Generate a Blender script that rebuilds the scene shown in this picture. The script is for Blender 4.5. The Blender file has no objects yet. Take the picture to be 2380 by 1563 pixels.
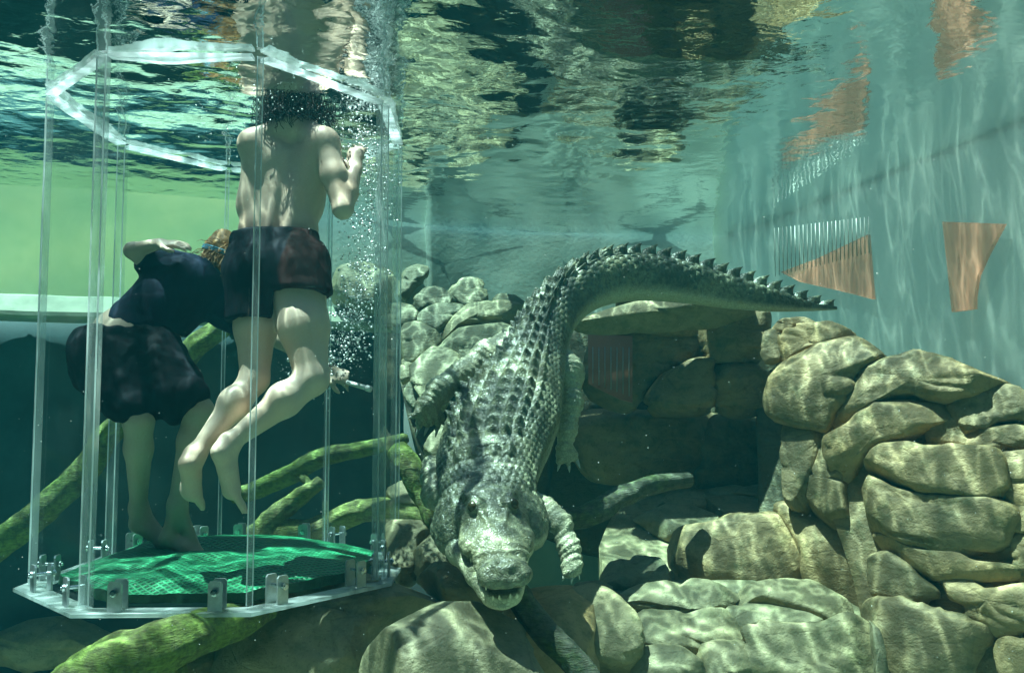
import bpy, math, random
import numpy as np
from mathutils import Vector

# ------------------------------------------------------------------ camera, sky, sun, exposure
F, CX, CY = 2225.0, 1190.0, 781.5          # focal length / centre for a 2380-wide frame
PITCH = math.radians(4.35)
WATER_Z = 1.375
scene = bpy.context.scene
col = scene.collection
cam_d = bpy.data.cameras.new('camera')
cam = bpy.data.objects.new('camera', cam_d)
col.objects.link(cam)
cam_d.sensor_width = 36.0
cam_d.lens = 36.0 * F / 2380.0
cam_d.clip_start = 0.05
cam_d.clip_end = 500.0
cam.location = (0, 0, 0)
cam.rotation_euler = (math.pi / 2 + PITCH, 0, 0)
scene.camera = cam

SUN = Vector((-0.26, 0.035, 0.95)).normalized()      # direction towards the sun
elev = math.asin(SUN.z)
azim = math.atan2(SUN.x, SUN.y)
world = bpy.data.worlds.new('World')
scene.world = world
world.use_nodes = True
wn = world.node_tree
sky = wn.nodes.new('ShaderNodeTexSky')
sky.sky_type = 'NISHITA'
sky.sun_disc = False
sky.sun_elevation = elev
sky.sun_rotation = azim
bg = wn.nodes['Background']
bg.inputs['Strength'].default_value = 0.06
wn.links.new(sky.outputs[0], bg.inputs['Color'])
sun_d = bpy.data.lights.new('sun', 'SUN')
sun_d.energy = 5.0
sun_d.angle = math.radians(0.5)
sun_d.color = (1.0, 0.95, 0.86)
sun = bpy.data.objects.new('sun', sun_d)
col.objects.link(sun)
sun.rotation_euler = (-SUN).to_track_quat('-Z', 'Y').to_euler()
sun.location = (-3, 2, 8)
scene.view_settings.view_transform = 'Standard'
scene.view_settings.look = 'None'
scene.view_settings.gamma = 1.0
scene.view_settings.exposure = 1.28
scene.view_settings.use_curve_mapping = False
cy = scene.cycles
cy.max_bounces = 7
cy.diffuse_bounces = 2
cy.glossy_bounces = 3
cy.transmission_bounces = 6
cy.transparent_max_bounces = 24
cy.volume_bounces = 0
cy.use_adaptive_sampling = True
cy.adaptive_threshold = 0.025
cy.use_denoising = True
cy.caustics_reflective = False
cy.caustics_refractive = False
cy.sample_clamp_indirect = 4.0

rng = np.random.default_rng(7)

# ------------------------------------------------------------------ geometry helpers
def W(px, py, d):
    """world point seen at (px,py) of the 2380-wide frame, at depth d metres along the tank"""
    u = (px - CX) / F
    v = (CY - py) / F
    y = math.cos(PITCH) - math.sin(PITCH) * v
    z = math.sin(PITCH) + math.cos(PITCH) * v
    k = d / y
    return np.array((u * k, d, z * k))

def ray(px, py):
    px = np.asarray(px, float); py = np.asarray(py, float)
    u = (px - CX) / F
    v = (CY - py) / F
    return np.stack([u, math.cos(PITCH) - math.sin(PITCH) * v, math.sin(PITCH) + math.cos(PITCH) * v], -1)

def on_plane(px, py, p0, n):
    r = ray(px, py)
    n = np.asarray(n, float)
    t = np.dot(p0, n) / (r @ n)
    return r * t[..., None]

def nrm(v):
    v = np.asarray(v, float)
    return v / (np.linalg.norm(v, axis=-1, keepdims=True) + 1e-12)

def _hash(ix, iy, iz, seed):
    h = (ix.astype(np.int64) * 374761393 + iy.astype(np.int64) * 668265263 + iz.astype(np.int64) * 2147483647 + seed * 974634777) & 0xffffffff
    h = ((h ^ (h >> 13)) * 1274126177) & 0xffffffff
    h = (h ^ (h >> 16)) & 0xffffffff
    return h.astype(np.float64) / 2147483648.0 - 1.0

def vnoise(p, seed=0):
    i = np.floor(p)
    f = p - i
    f = f * f * f * (f * (f * 6 - 15) + 10)
    i = i.astype(np.int64)
    x0, y0, z0 = i[..., 0], i[..., 1], i[..., 2]
    fx, fy, fz = f[..., 0], f[..., 1], f[..., 2]
    r = 0
    for dx in (0, 1):
        wx = fx if dx else 1 - fx
        for dy in (0, 1):
            wy = fy if dy else 1 - fy
            for dz in (0, 1):
                wz = fz if dz else 1 - fz
                r = r + wx * wy * wz * _hash(x0 + dx, y0 + dy, z0 + dz, seed)
    return r

def fbm(p, scale=1.0, octaves=4, seed=0, gain=0.5, lac=2.03):
    p = np.asarray(p, float) * scale
    a, s, t = 1.0, 0.0, 0.0
    for o in range(octaves):
        s = s + a * vnoise(p + 17.3 * o, seed + o)
        t += a
        a *= gain
        p = p * lac
    return s / t

def origin(o):
    v = np.zeros(3)
    while o is not None:
        v += np.array(o.location)
        o = o.parent
    return v

def mk(name, verts, faces, mat, parent=None, smooth=True, loc=None):
    """one mesh object from world-space vertices"""
    verts = np.asarray(verts, float)
    if parent is not None:
        base = origin(parent)
    elif loc is not None:
        base = np.asarray(loc, float)
    else:
        base = np.array([(verts[:, 0].min() + verts[:, 0].max()) / 2, (verts[:, 1].min() + verts[:, 1].max()) / 2, verts[:, 2].min()])
    me = bpy.data.meshes.new(name)
    if isinstance(faces, np.ndarray):
        faces = faces.tolist()
    me.from_pydata((verts - base).tolist(), [], faces)
    me.update()
    if smooth:
        me.polygons.foreach_set('use_smooth', [True] * len(me.polygons))
    if mat is not None:
        me.materials.append(mat)
    o = bpy.data.objects.new(name, me)
    col.objects.link(o)
    if parent is not None:
        o.parent = parent
    else:
        o.location = base
    return o

def tag(o, label=None, cat=None, group=None, kind=None):
    if label: o['label'] = label
    if cat: o['category'] = cat
    if group: o['group'] = group
    if kind: o['kind'] = kind
    return o

def thing(name, loc, label, cat, group=None):
    o = bpy.data.objects.new(name, None)
    col.objects.link(o)
    o.location = tuple(float(v) for v in loc)
    o.empty_display_size = 0.1
    return tag(o, label, cat, group)

class MB:
    def __init__(self): self.v = []; self.f = []; self.n = 0
    def add(self, v, f):
        v = np.asarray(v, float)
        self.v.append(v)
        self.f += [[i + self.n for i in q] for q in f]
        self.n += len(v)
    def box(self, c, ax, ay, az):
        """box centred on c with half-axis vectors"""
        c = np.asarray(c, float); ax = np.asarray(ax, float); ay = np.asarray(ay, float); az = np.asarray(az, float)
        v = [c + sx * ax + sy * ay + sz * az for sx in (-1, 1) for sy in (-1, 1) for sz in (-1, 1)]
        f = [(0, 1, 3, 2), (4, 6, 7, 5), (0, 4, 5, 1), (2, 3, 7, 6), (0, 2, 6, 4), (1, 5, 7, 3)]
        if np.dot(np.cross(ax, ay), az) < 0: f = [q[::-1] for q in f]
        self.add(v, f)
    def tube(self, pts, rad, n=12, cap=True):
        v, f = tube(pts, rad, n, cap)
        self.add(v, f)
    def build(self, name, mat, parent=None, smooth=False, loc=None):
        return mk(name, np.concatenate(self.v), self.f, mat, parent, smooth, loc)

def frames(pts):
    pts = np.asarray(pts, float)
    t = nrm(np.gradient(pts, axis=0))
    up = np.array((0, 0, 1.0)) if abs(t[0][2]) < 0.9 else np.array((1.0, 0, 0))
    n = nrm(np.cross(t[0], up)); N = [n]
    for i in range(1, len(pts)):
        n = N[-1] - t[i] * np.dot(N[-1], t[i])
        N.append(nrm(n))
    N = np.array(N)
    return t, N, np.cross(t, N)

def tube(pts, rad, n=12, cap=True):
    pts = np.asarray(pts, float)
    rad = np.broadcast_to(np.asarray(rad, float), (len(pts),))
    t, N, B = frames(pts)
    a = np.linspace(0, 2 * np.pi, n, endpoint=False)
    ring = pts[:, None, :] + rad[:, None, None] * (np.cos(a)[None, :, None] * N[:, None, :] + np.sin(a)[None, :, None] * B[:, None, :])
    v = ring.reshape(-1, 3)
    m = len(pts)
    f = []
    for i in range(m - 1):
        for j in range(n):
            k = (j + 1) % n
            f.append((i * n + j, i * n + k, (i + 1) * n + k, (i + 1) * n + j))
    if cap:
        f.append(tuple(range(n - 1, -1, -1)))
        f.append(tuple((m - 1) * n + j for j in range(n)))
    return v, f

def catmull(pts, n):
    pts = np.asarray(pts, float)
    P = np.vstack([2 * pts[0] - pts[1], pts, 2 * pts[-1] - pts[-2]])
    m = len(pts) - 1
    u = np.linspace(0, m - 1e-9, n)
    i = u.astype(int); t = (u - i)[:, None]
    p0, p1, p2, p3 = P[i], P[i + 1], P[i + 2], P[i + 3]
    return 0.5 * (2 * p1 + (p2 - p0) * t + (2 * p0 - 5 * p1 + 4 * p2 - p3) * t ** 2 + (3 * p1 - p0 - 3 * p2 + p3) * t ** 3)

def vertex_normals(v, f):
    f = np.asarray(f)
    nf = np.cross(v[f[:, 2]] - v[f[:, 0]], v[f[:, 3]] - v[f[:, 1]])
    n = np.zeros_like(v)
    for k in range(4):
        np.add.at(n, f[:, k], nf)
    return nrm(n)

# ---- signed-distance modelling: smooth unions meshed with surface nets
class SDF:
    def __init__(self, lo, hi, h):
        self.h = h
        self.o = np.asarray(lo, float)
        self.s = np.ceil((np.asarray(hi, float) - self.o) / h).astype(int) + 1
        self.f = np.full(self.s, 0.5)
    def sub(self, lo, hi):
        a = np.clip(np.floor((np.asarray(lo) - self.o) / self.h).astype(int), 0, self.s)
        b = np.clip(np.ceil((np.asarray(hi) - self.o) / self.h).astype(int) + 1, 0, self.s)
        sl = tuple(slice(a[k], b[k]) for k in range(3))
        g = [self.o[k] + self.h * np.arange(a[k], b[k]) for k in range(3)]
        if any(len(q) == 0 for q in g): return sl, None
        P = np.stack(np.meshgrid(*g, indexing='ij'), -1)
        return sl, P
    def put(self, sl, d, k, op):
        f = self.f[sl]
        if op == 'u':
            h = np.maximum(k - np.abs(f - d), 0) / k
            self.f[sl] = np.minimum(f, d) - h * h * k * 0.25
        elif op == 's':
            h = np.maximum(k - np.abs(f + d), 0) / k
            self.f[sl] = np.maximum(f, -d) + h * h * k * 0.25
        elif op == 'i':
            self.f[sl] = np.maximum(f, d)
    def cap(self, a, b, ra, rb, k=0.03, op='u', flat=None):
        a = np.asarray(a, float); b = np.asarray(b, float)
        m = max(ra, rb) + k + 0.05
        sl, P = self.sub(np.minimum(a, b) - m, np.maximum(a, b) + m)
        if P is None: return
        ab = b - a
        t = np.clip(((P - a) @ ab) / (ab @ ab + 1e-12), 0, 1)
        q = P - a - t[..., None] * ab
        if flat is not None:                         # (axis, factor): squash the section along an axis
            ax, fac = nrm(flat[0]), flat[1]
            c = q @ ax
            q = q + (c * (1 / fac - 1))[..., None] * ax
        d = np.linalg.norm(q, axis=-1) - (ra + (rb - ra) * t)
        self.put(sl, d, k, op)
    def chain(self, pts, rad, k=0.03, op='u', flat=None):
        for i in range(len(pts) - 1):
            self.cap(pts[i], pts[i + 1], rad[i], rad[i + 1], k, op, flat)
    def ell(self, c, r, k=0.03, op='u', R=None):
        c = np.asarray(c, float); r = np.asarray(r, float)
        m = r.max() + k + 0.05
        sl, P = self.sub(c - m, c + m)
        if P is None: return
        q = P - c
        if R is not None: q = q @ np.asarray(R).T      # rows of R are the local axes
        l0 = np.linalg.norm(q / r, axis=-1)
        l1 = np.linalg.norm(q / (r * r), axis=-1) + 1e-9
        d = l0 * (l0 - 1.0) / l1
        self.put(sl, d, k, op)
    def cut(self, p, n, lo=None, hi=None):
        """remove everything on the +n side of the plane, inside a box"""
        sl, P = self.sub(self.o if lo is None else lo, self.o + self.s * self.h if hi is None else hi)
        if P is None: return
        self.put(sl, (P - np.asarray(p)) @ nrm(n), 0.01, 'i')
    def mesh(self):
        f = self.f; h = self.h
        s = f < 0
        nx, ny, nz = f.shape
        acc = np.zeros((nx - 1, ny - 1, nz - 1, 3), np.float32)
        cnt = np.zeros((nx - 1, ny - 1, nz - 1), np.float32)
        edges = []
        for ax in range(3):
            o1, o2 = [k for k in range(3) if k != ax]
            for b1 in (0, 1):
                for b2 in (0, 1):
                    st = [0, 0, 0]; st[o1] = b1; st[o2] = b2
                    sl0 = tuple(slice(st[k], st[k] + f.shape[k] - 1) for k in range(3))
                    st2 = list(st); st2[ax] += 1
                    sl1 = tuple(slice(st2[k], st2[k] + f.shape[k] - 1) for k in range(3))
                    m = s[sl0] != s[sl1]
                    ii = np.nonzero(m)
                    f0 = f[sl0][ii]; f1 = f[sl1][ii]
                    t = f0 / (f0 - f1)
                    q = np.zeros((len(t), 3), np.float32)
                    q[:, o1] = b1; q[:, o2] = b2; q[:, ax] = t
                    acc[ii] += q
                    cnt[ii] += 1
        act = cnt > 0
        idx = np.full(act.shape, -1, np.int64)
        ii = np.nonzero(act)
        idx[ii] = np.arange(len(ii[0]))
        V = self.o + h * (np.stack(ii, -1) + acc[ii] / cnt[ii][:, None])
        quads = []
        for ax in range(3):
            o1, o2 = (ax + 1) % 3, (ax + 2) % 3
            sl0 = [slice(1, f.shape[k] - 1) for k in range(3)]; sl0[ax] = slice(0, f.shape[ax] - 1)
            sl1 = list(sl0); sl1[ax] = slice(1, f.shape[ax])
            a = s[tuple(sl0)]; b = s[tuple(sl1)]
            e = np.stack(np.nonzero(a != b), -1)
            if len(e) == 0: continue
            inside = a[tuple(e.T)]
            base = e.copy(); base[:, o1] += 1; base[:, o2] += 1
            def cell(d1, d2):
                c = base.copy(); c[:, o1] -= d1; c[:, o2] -= d2
                return idx[tuple(c.T)]
            q = np.stack([cell(1, 1), cell(0, 1), cell(0, 0), cell(1, 0)], -1)
            q[~inside] = q[~inside][:, ::-1]
            quads.append(q)
        return V, np.concatenate(quads)

def smooth_mesh(v, q, it=2, lam=0.5):
    e = np.concatenate([q[:, [0, 1]], q[:, [1, 2]], q[:, [2, 3]], q[:, [3, 0]]])
    e = np.concatenate([e, e[:, ::-1]])
    deg = np.bincount(e[:, 0], minlength=len(v))[:, None]
    for _ in range(it):
        s = np.zeros_like(v)
        np.add.at(s, e[:, 0], v[e[:, 1]])
        v = v + lam * (s / np.maximum(deg, 1) - v)
    return v

# ------------------------------------------------------------------ materials
class NT:
    def __init__(self, name):
        self.m = bpy.data.materials.new(name)
        self.m.use_nodes = True
        self.t = self.m.node_tree
        self.t.nodes.clear()
        self.out = self.t.nodes.new('ShaderNodeOutputMaterial')
    def n(self, typ, **kw):
        nd = self.t.nodes.new('ShaderNode' + typ)
        for k, v in kw.items():
            if k.startswith('_'): setattr(nd, k[1:], v)
        return nd
    def l(self, a, b): self.t.links.new(a, b)
    def val(self, sock, v):
        if isinstance(v, bpy.types.NodeSocket): self.l(v, sock)
        else: sock.default_value = v
    def pos(self): return self.n('NewGeometry').outputs['Position']
    def obj(self): return self.n('TexCoord').outputs['Object']
    def mapping(self, vec, scale=(1, 1, 1), rot=(0, 0, 0)):
        m = self.n('Mapping'); self.l(vec, m.inputs[0])
        m.inputs['Scale'].default_value = scale; m.inputs['Rotation'].default_value = rot
        return m.outputs[0]
    def noise(self, vec, scale, detail=4, rough=0.55, dist=0.0):
        x = self.n('TexNoise'); self.l(vec, x.inputs['Vector'])
        x.inputs['Scale'].default_value = scale; x.inputs['Detail'].default_value = detail
        x.inputs['Roughness'].default_value = rough; x.inputs['Distortion'].default_value = dist
        return x.outputs['Fac']
    def voro(self, vec, scale, feature='F1', out='Distance', rnd=1.0):
        x = self.n('TexVoronoi', _feature=feature); self.l(vec, x.inputs['Vector'])
        x.inputs['Scale'].default_value = scale; x.inputs['Randomness'].default_value = rnd
        return x.outputs[out]
    def math(self, op, a, b=None, c=None, clamp=False):
        x = self.n('Math', _operation=op); x.use_clamp = clamp
        self.val(x.inputs[0], a)
        if b is not None: self.val(x.inputs[1], b)
        if c is not None: self.val(x.inputs[2], c)
        return x.outputs[0]
    def ramp(self, fac, stops):
        x = self.n('ValToRGB'); self.l(fac, x.inputs[0])
        el = x.color_ramp.elements
        while len(el) < len(stops): el.new(0.5)
        for e, (p, c) in zip(el, stops):
            e.position = p
            e.color = (c, c, c, 1) if isinstance(c, (int, float)) else (*c, 1)
        return x.outputs[0]
    def mix(self, fac, a, b, mode='MIX'):
        x = self.n('MixRGB', _blend_type=mode)
        self.val(x.inputs[0], fac)
        for s, v in ((x.inputs[1], a), (x.inputs[2], b)):
            if isinstance(v, bpy.types.NodeSocket): self.l(v, s)
            else: s.default_value = (*v, 1) if len(v) == 3 else v
        return x.outputs[0]
    def bump(self, h, strength=0.3, dist=0.01, normal=None):
        b = self.n('Bump'); self.l(h, b.inputs['Height'])
        b.inputs['Strength'].default_value = strength; b.inputs['Distance'].default_value = dist
        if normal is not None: self.l(normal, b.inputs['Normal'])
        return b.outputs[0]
    def principled(self, color, rough=0.6, normal=None, spec=0.3, **kw):
        p = self.n('BsdfPrincipled')
        self.val(p.inputs['Base Color'], color if isinstance(color, bpy.types.NodeSocket) else (*color, 1))
        self.val(p.inputs['Roughness'], rough)
        p.inputs['Specular IOR Level'].default_value = spec
        if normal is not None: self.l(normal, p.inputs['Normal'])
        for k, v in kw.items(): self.val(p.inputs[k.replace('_', ' ')], v)
        self.l(p.outputs[0], self.out.inputs[0])
        return p
    def surf(self, s): self.l(s, self.out.inputs[0]); return self.m

def m_rock(name, c1, c2, c3, moss=(0.065, 0.085, 0.025), mossamt=0.5, strata=(1, 1, 3.2)):
    k = NT(name)
    p = k.pos()
    big = k.noise(p, 2.2, 3, 0.5)
    mid = k.noise(p, 11, 6, 0.62)
    lay = k.noise(k.mapping(p, strata, (0.18, 0.12, 0.0)), 9, 6, 0.65, 0.6)
    fine = k.noise(p, 70, 4, 0.7)
    c = k.mix(k.ramp(big, [(0.32, 0.0), (0.68, 1.0)]), c1, c2)
    c = k.mix(k.ramp(lay, [(0.42, 0.0), (0.62, 0.5)]), c, c3)
    c = k.mix(k.math('MULTIPLY', k.ramp(mid, [(0.5, 0.0), (0.7, 1.0)]), mossamt), c, moss)
    pit = k.ramp(fine, [(0.28, 0.6), (0.45, 1.0)])
    c = k.mix(1.0, c, pit, 'MULTIPLY')
    oi = k.n('ObjectInfo')
    c = k.mix(1.0, c, k.ramp(oi.outputs['Random'], [(0.0, (0.74, 0.76, 0.74)), (0.5, (1.0, 0.97, 0.9)), (1.0, (1.22, 1.12, 0.98))]), 'MULTIPLY')
    crack = k.voro(k.mapping(p, (1, 1, 3.0), (0.3, 0.1, 0.2)), 1.7, 'DISTANCE_TO_EDGE')
    ck = k.ramp(k.math('ADD', crack, k.math('MULTIPLY', k.math('SUBTRACT', mid, 0.5), 0.10)), [(0.0, 0.35), (0.012, 1.0)])
    c = k.mix(0.25, c, ck, 'MULTIPLY')
    n1 = k.bump(lay, 0.35, 0.03)
    n1 = k.bump(mid, 0.6, 0.025, n1)
    n2 = k.bump(fine, 0.5, 0.006, n1)
    n3 = k.bump(ck, 0.25, 0.008, n2)
    k.principled(c, 0.62, n3, 0.35)
    return k.m

def m_moss(name, green, brown, amt=0.45):
    k = NT(name)
    p = k.pos()
    a = k.noise(p, 5, 5, 0.6)
    b = k.noise(p, 34, 5, 0.7)
    fibre = k.noise(k.mapping(p, (3, 3, 16), (0.3, 0.9, 0.2)), 6, 5, 0.65, 0.8)
    c = k.mix(k.ramp(k.math('ADD', k.math('MULTIPLY', a, 0.7), k.math('MULTIPLY', b, 0.3)), [(amt - 0.08, 0.0), (amt + 0.1, 1.0)]), brown, green)
    c = k.mix(k.ramp(fibre, [(0.35, 0.55), (0.6, 0.0)]), c, tuple(v * 0.35 for v in green))
    c = k.mix(1.0, c, k.ramp(b, [(0.3, 0.55), (0.6, 1.15)]), 'MULTIPLY')
    n = k.bump(fibre, 0.7, 0.02)
    n = k.bump(b, 0.6, 0.008, n)
    k.principled(c, 0.75, n, 0.25)
    return k.m

def m_plain(name, c, rough=0.6, scale=20, var=0.25, bump=0.2, spec=0.3, **kw):
    k = NT(name)
    p = k.pos()
    a = k.noise(p, scale, 5, 0.6)
    cc = k.mix(k.ramp(a, [(0.3, 0.0), (0.7, 1.0)]), tuple(v * (1 - var) for v in c), tuple(min(1, v * (1 + var)) for v in c))
    k.principled(cc, rough, k.bump(k.noise(p, scale * 4, 4, 0.6), bump, 0.004), spec, **kw)
    return k.m

M = {}
M['rock'] = m_rock('rock', (0.33, 0.235, 0.115), (0.16, 0.125, 0.065), (0.40, 0.29, 0.15), mossamt=0.6, strata=(1, 1, 1.8))
M['rock_back'] = m_rock('rock_back', (0.22, 0.21, 0.12), (0.27, 0.26, 0.17), (0.16, 0.16, 0.09), mossamt=0.5, strata=(1, 1, 6))
M['rock_slab'] = m_rock('rock_slab', (0.29, 0.25, 0.145), (0.18, 0.165, 0.095), (0.34, 0.29, 0.175), mossamt=0.55, strata=(1, 1, 1.6))
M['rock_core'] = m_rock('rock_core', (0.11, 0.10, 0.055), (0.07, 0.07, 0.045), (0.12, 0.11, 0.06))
M['wood_green'] = m_moss('wood_green', (0.17, 0.24, 0.045), (0.13, 0.12, 0.055), 0.47)
M['wood_pale'] = m_moss('wood_pale', (0.26, 0.30, 0.08), (0.25, 0.22, 0.12), 0.5)
M['wood_dark'] = m_moss('wood_dark', (0.10, 0.15, 0.04), (0.11, 0.11, 0.08), 0.56)
M['sand'] = m_plain('sand', (0.30, 0.33, 0.24), 0.8, 6, 0.3, 0.4)
M['wall_dark'] = m_plain('wall_dark', (0.035, 0.075, 0.085), 0.7, 3, 0.35, 0.3)
M['hall'] = m_plain('hall', (0.03, 0.035, 0.04), 0.8, 3, 0.2, 0.1)
M['ledge'] = m_plain('ledge', (0.36, 0.42, 0.30), 0.7, 7, 0.25, 0.5)

def m_backwall():
    k = NT('wall_back'); p = k.pos()
    a = k.noise(p, 2.0, 5, 0.6); b = k.noise(p, 25, 4, 0.6)
    c = k.mix(k.ramp(a, [(0.35, 0.0), (0.65, 1.0)]), (0.36, 0.45, 0.37), (0.48, 0.55, 0.45))
    crack = k.voro(k.mapping(p, (0.8, 0.8, 1.7)), 0.9, 'DISTANCE_TO_EDGE')
    ck = k.ramp(k.math('ADD', crack, k.math('MULTIPLY', k.math('SUBTRACT', a, 0.5), 0.15)), [(0.0, 0.3), (0.012, 1.0)])
    c = k.mix(0.8, c, ck, 'MULTIPLY')
    k.principled(c, 0.75, k.bump(b, 0.3, 0.008), 0.3)
    return k.m
M['wall_back'] = m_backwall()

def m_greenwall():
    k = NT('algae_window'); p = k.pos()
    a = k.noise(k.mapping(p, (1, 1, 2.2)), 1.3, 4, 0.55)
    b = k.noise(p, 9, 5, 0.65)
    c = k.mix(k.ramp(a, [(0.35, 0.0), (0.68, 1.0)]), (0.70, 0.75, 0.50), (0.85, 0.83, 0.54))
    c = k.mix(k.ramp(b, [(0.35, 0.18), (0.65, 0.0)]), c, (0.46, 0.60, 0.32))
    tr = k.n('BsdfTranslucent'); k.l(c, tr.inputs[0])
    df = k.n('BsdfDiffuse'); k.l(c, df.inputs[0])
    mx = k.n('MixShader'); mx.inputs[0].default_value = 0.3
    k.l(tr.outputs[0], mx.inputs[1]); k.l(df.outputs[0], mx.inputs[2])
    return k.surf(mx.outputs[0])
M['green'] = m_greenwall()

def m_sidewall():
    k = NT('side_wall'); p = k.pos()
    a = k.noise(k.mapping(p, (1, 1, 0.6), (0.6, 0, 0)), 1.5, 4, 0.5)
    b = k.noise(p, 40, 4, 0.6)
    c = k.mix(k.ramp(a, [(0.3, 0.0), (0.7, 1.0)]), (0.80, 0.84, 0.72), (0.88, 0.90, 0.78))
    c = k.mix(k.ramp(b, [(0.35, 0.25), (0.6, 0.0)]), c, (0.70, 0.74, 0.62))
    tr = k.n('BsdfTranslucent'); k.l(c, tr.inputs[0])
    df = k.n('BsdfDiffuse'); k.l(c, df.inputs[0]); k.l(k.bump(b, 0.2, 0.01), df.inputs['Normal'])
    mx = k.n('MixShader'); mx.inputs[0].default_value = 0.12
    k.l(tr.outputs[0], mx.inputs[1]); k.l(df.outputs[0], mx.inputs[2])
    return k.surf(mx.outputs[0])
M['side'] = m_sidewall()

def m_water():
    k = NT('water'); p = k.pos()
    w1 = k.noise(k.mapping(p, (1, 1.0, 1)), 26, 3, 0.55, 0.4)
    w2 = k.noise(p, 8, 2, 0.5, 0.6)
    h = k.math('ADD', k.math('MULTIPLY', w1, 0.25), w2)
    nor = k.bump(h, 0.24, 0.012)
    fr = k.n('Fresnel'); fr.inputs[0].default_value = 1.333; k.l(nor, fr.inputs['Normal'])
    gl = k.n('BsdfGlossy'); gl.inputs['Roughness'].default_value = 0.0
    gl.inputs['Color'].default_value = (0.93, 0.97, 0.96, 1); k.l(nor, gl.inputs['Normal'])
    # caustic light painted into the transparency: bright filaments, wide dim cells
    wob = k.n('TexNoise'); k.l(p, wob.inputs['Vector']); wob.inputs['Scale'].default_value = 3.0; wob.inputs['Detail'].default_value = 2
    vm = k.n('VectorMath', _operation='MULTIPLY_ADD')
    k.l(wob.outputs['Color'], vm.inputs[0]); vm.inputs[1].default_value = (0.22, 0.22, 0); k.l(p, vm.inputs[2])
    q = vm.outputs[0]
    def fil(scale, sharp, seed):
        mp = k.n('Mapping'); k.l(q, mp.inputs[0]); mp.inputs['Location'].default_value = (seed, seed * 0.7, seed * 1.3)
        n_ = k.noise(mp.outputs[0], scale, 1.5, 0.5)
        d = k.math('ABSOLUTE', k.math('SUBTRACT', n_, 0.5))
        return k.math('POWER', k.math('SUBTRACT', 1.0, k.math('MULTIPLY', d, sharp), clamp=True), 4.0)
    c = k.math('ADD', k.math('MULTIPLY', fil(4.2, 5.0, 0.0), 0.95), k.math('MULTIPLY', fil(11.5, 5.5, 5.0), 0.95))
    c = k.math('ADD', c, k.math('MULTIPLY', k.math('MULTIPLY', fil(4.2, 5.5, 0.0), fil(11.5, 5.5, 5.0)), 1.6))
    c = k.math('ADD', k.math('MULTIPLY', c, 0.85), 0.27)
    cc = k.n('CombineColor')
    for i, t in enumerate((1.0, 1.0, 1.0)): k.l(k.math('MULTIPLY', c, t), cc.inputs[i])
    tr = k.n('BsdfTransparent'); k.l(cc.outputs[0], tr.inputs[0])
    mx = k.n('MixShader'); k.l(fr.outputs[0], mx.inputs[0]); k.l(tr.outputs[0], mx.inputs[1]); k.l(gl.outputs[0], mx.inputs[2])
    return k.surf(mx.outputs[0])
M['water'] = m_water()

def m_acrylic(name, clear, frost, tint=(0.93, 0.98, 0.97), rough=0.03, gloss=1.0, through=0.5):
    """clear cast acrylic: mostly see-through, mirror-like at grazing angles, a little milky"""
    k = NT(name)
    tr = k.n('BsdfTransparent'); tr.inputs[0].default_value = (*tint, 1)
    gl = k.n('BsdfGlossy'); gl.inputs['Roughness'].default_value = rough
    df = k.n('BsdfDiffuse'); df.inputs[0].default_value = (0.85, 0.9, 0.9, 1)
    tl = k.n('BsdfTranslucent'); tl.inputs[0].default_value = (0.85, 0.92, 0.92, 1)
    dm = k.n('MixShader'); dm.inputs[0].default_value = through; k.l(df.outputs[0], dm.inputs[1]); k.l(tl.outputs[0], dm.inputs[2])
    fz = k.noise(k.mapping(k.pos(), (3, 3, 0.5)), 3, 3, 0.5)
    ff = k.math('MULTIPLY', k.ramp(fz, [(0.35, 0.35), (0.65, 1.0)]), frost)
    m1 = k.n('MixShader'); k.l(ff, m1.inputs[0]); k.l(tr.outputs[0], m1.inputs[1]); k.l(dm.outputs[0], m1.inputs[2])
    fr = k.n('LayerWeight'); fr.inputs[0].default_value = 0.5
    fc = k.math('ADD', k.math('MULTIPLY', k.math('POWER', fr.outputs['Facing'], 5.0), 0.7), (clear - 1) * 0.15)   # a slab in water: faint mirror, strong only at grazing
    m2 = k.n('MixShader'); k.l(k.math('MULTIPLY', fc, gloss), m2.inputs[0]); k.l(m1.outputs[0], m2.inputs[1]); k.l(gl.outputs[0], m2.inputs[2])
    return k.surf(m2.outputs[0])
M['pane'] = m_acrylic('acrylic_pane', 1.08, 0.004, (0.988, 0.996, 0.994), gloss=0.3)
M['post'] = m_acrylic('acrylic_post', 1.30, 0.34, (0.96, 0.99, 0.985), 0.06)
M['seam'] = m_acrylic('acrylic_seam', 1.30, 0.14, (0.95, 0.985, 0.98), 0.05)
M['frost'] = m_acrylic('acrylic_frost', 1.2, 0.97, (0.97, 0.99, 0.99), 0.2, through=0.8)
M['rim'] = m_acrylic('acrylic_rim', 1.3, 0.75, (0.9, 0.96, 0.96), 0.1)
M['metal'] = m_plain('bracket_metal', (0.50, 0.53, 0.54), 0.35, 30, 0.2, 0.1, 0.5, Metallic=0.7)
M['bolt'] = m_plain('bolt_metal', (0.60, 0.62, 0.64), 0.18, 40, 0.1, 0.02, 0.5, Metallic=1.0)

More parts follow.
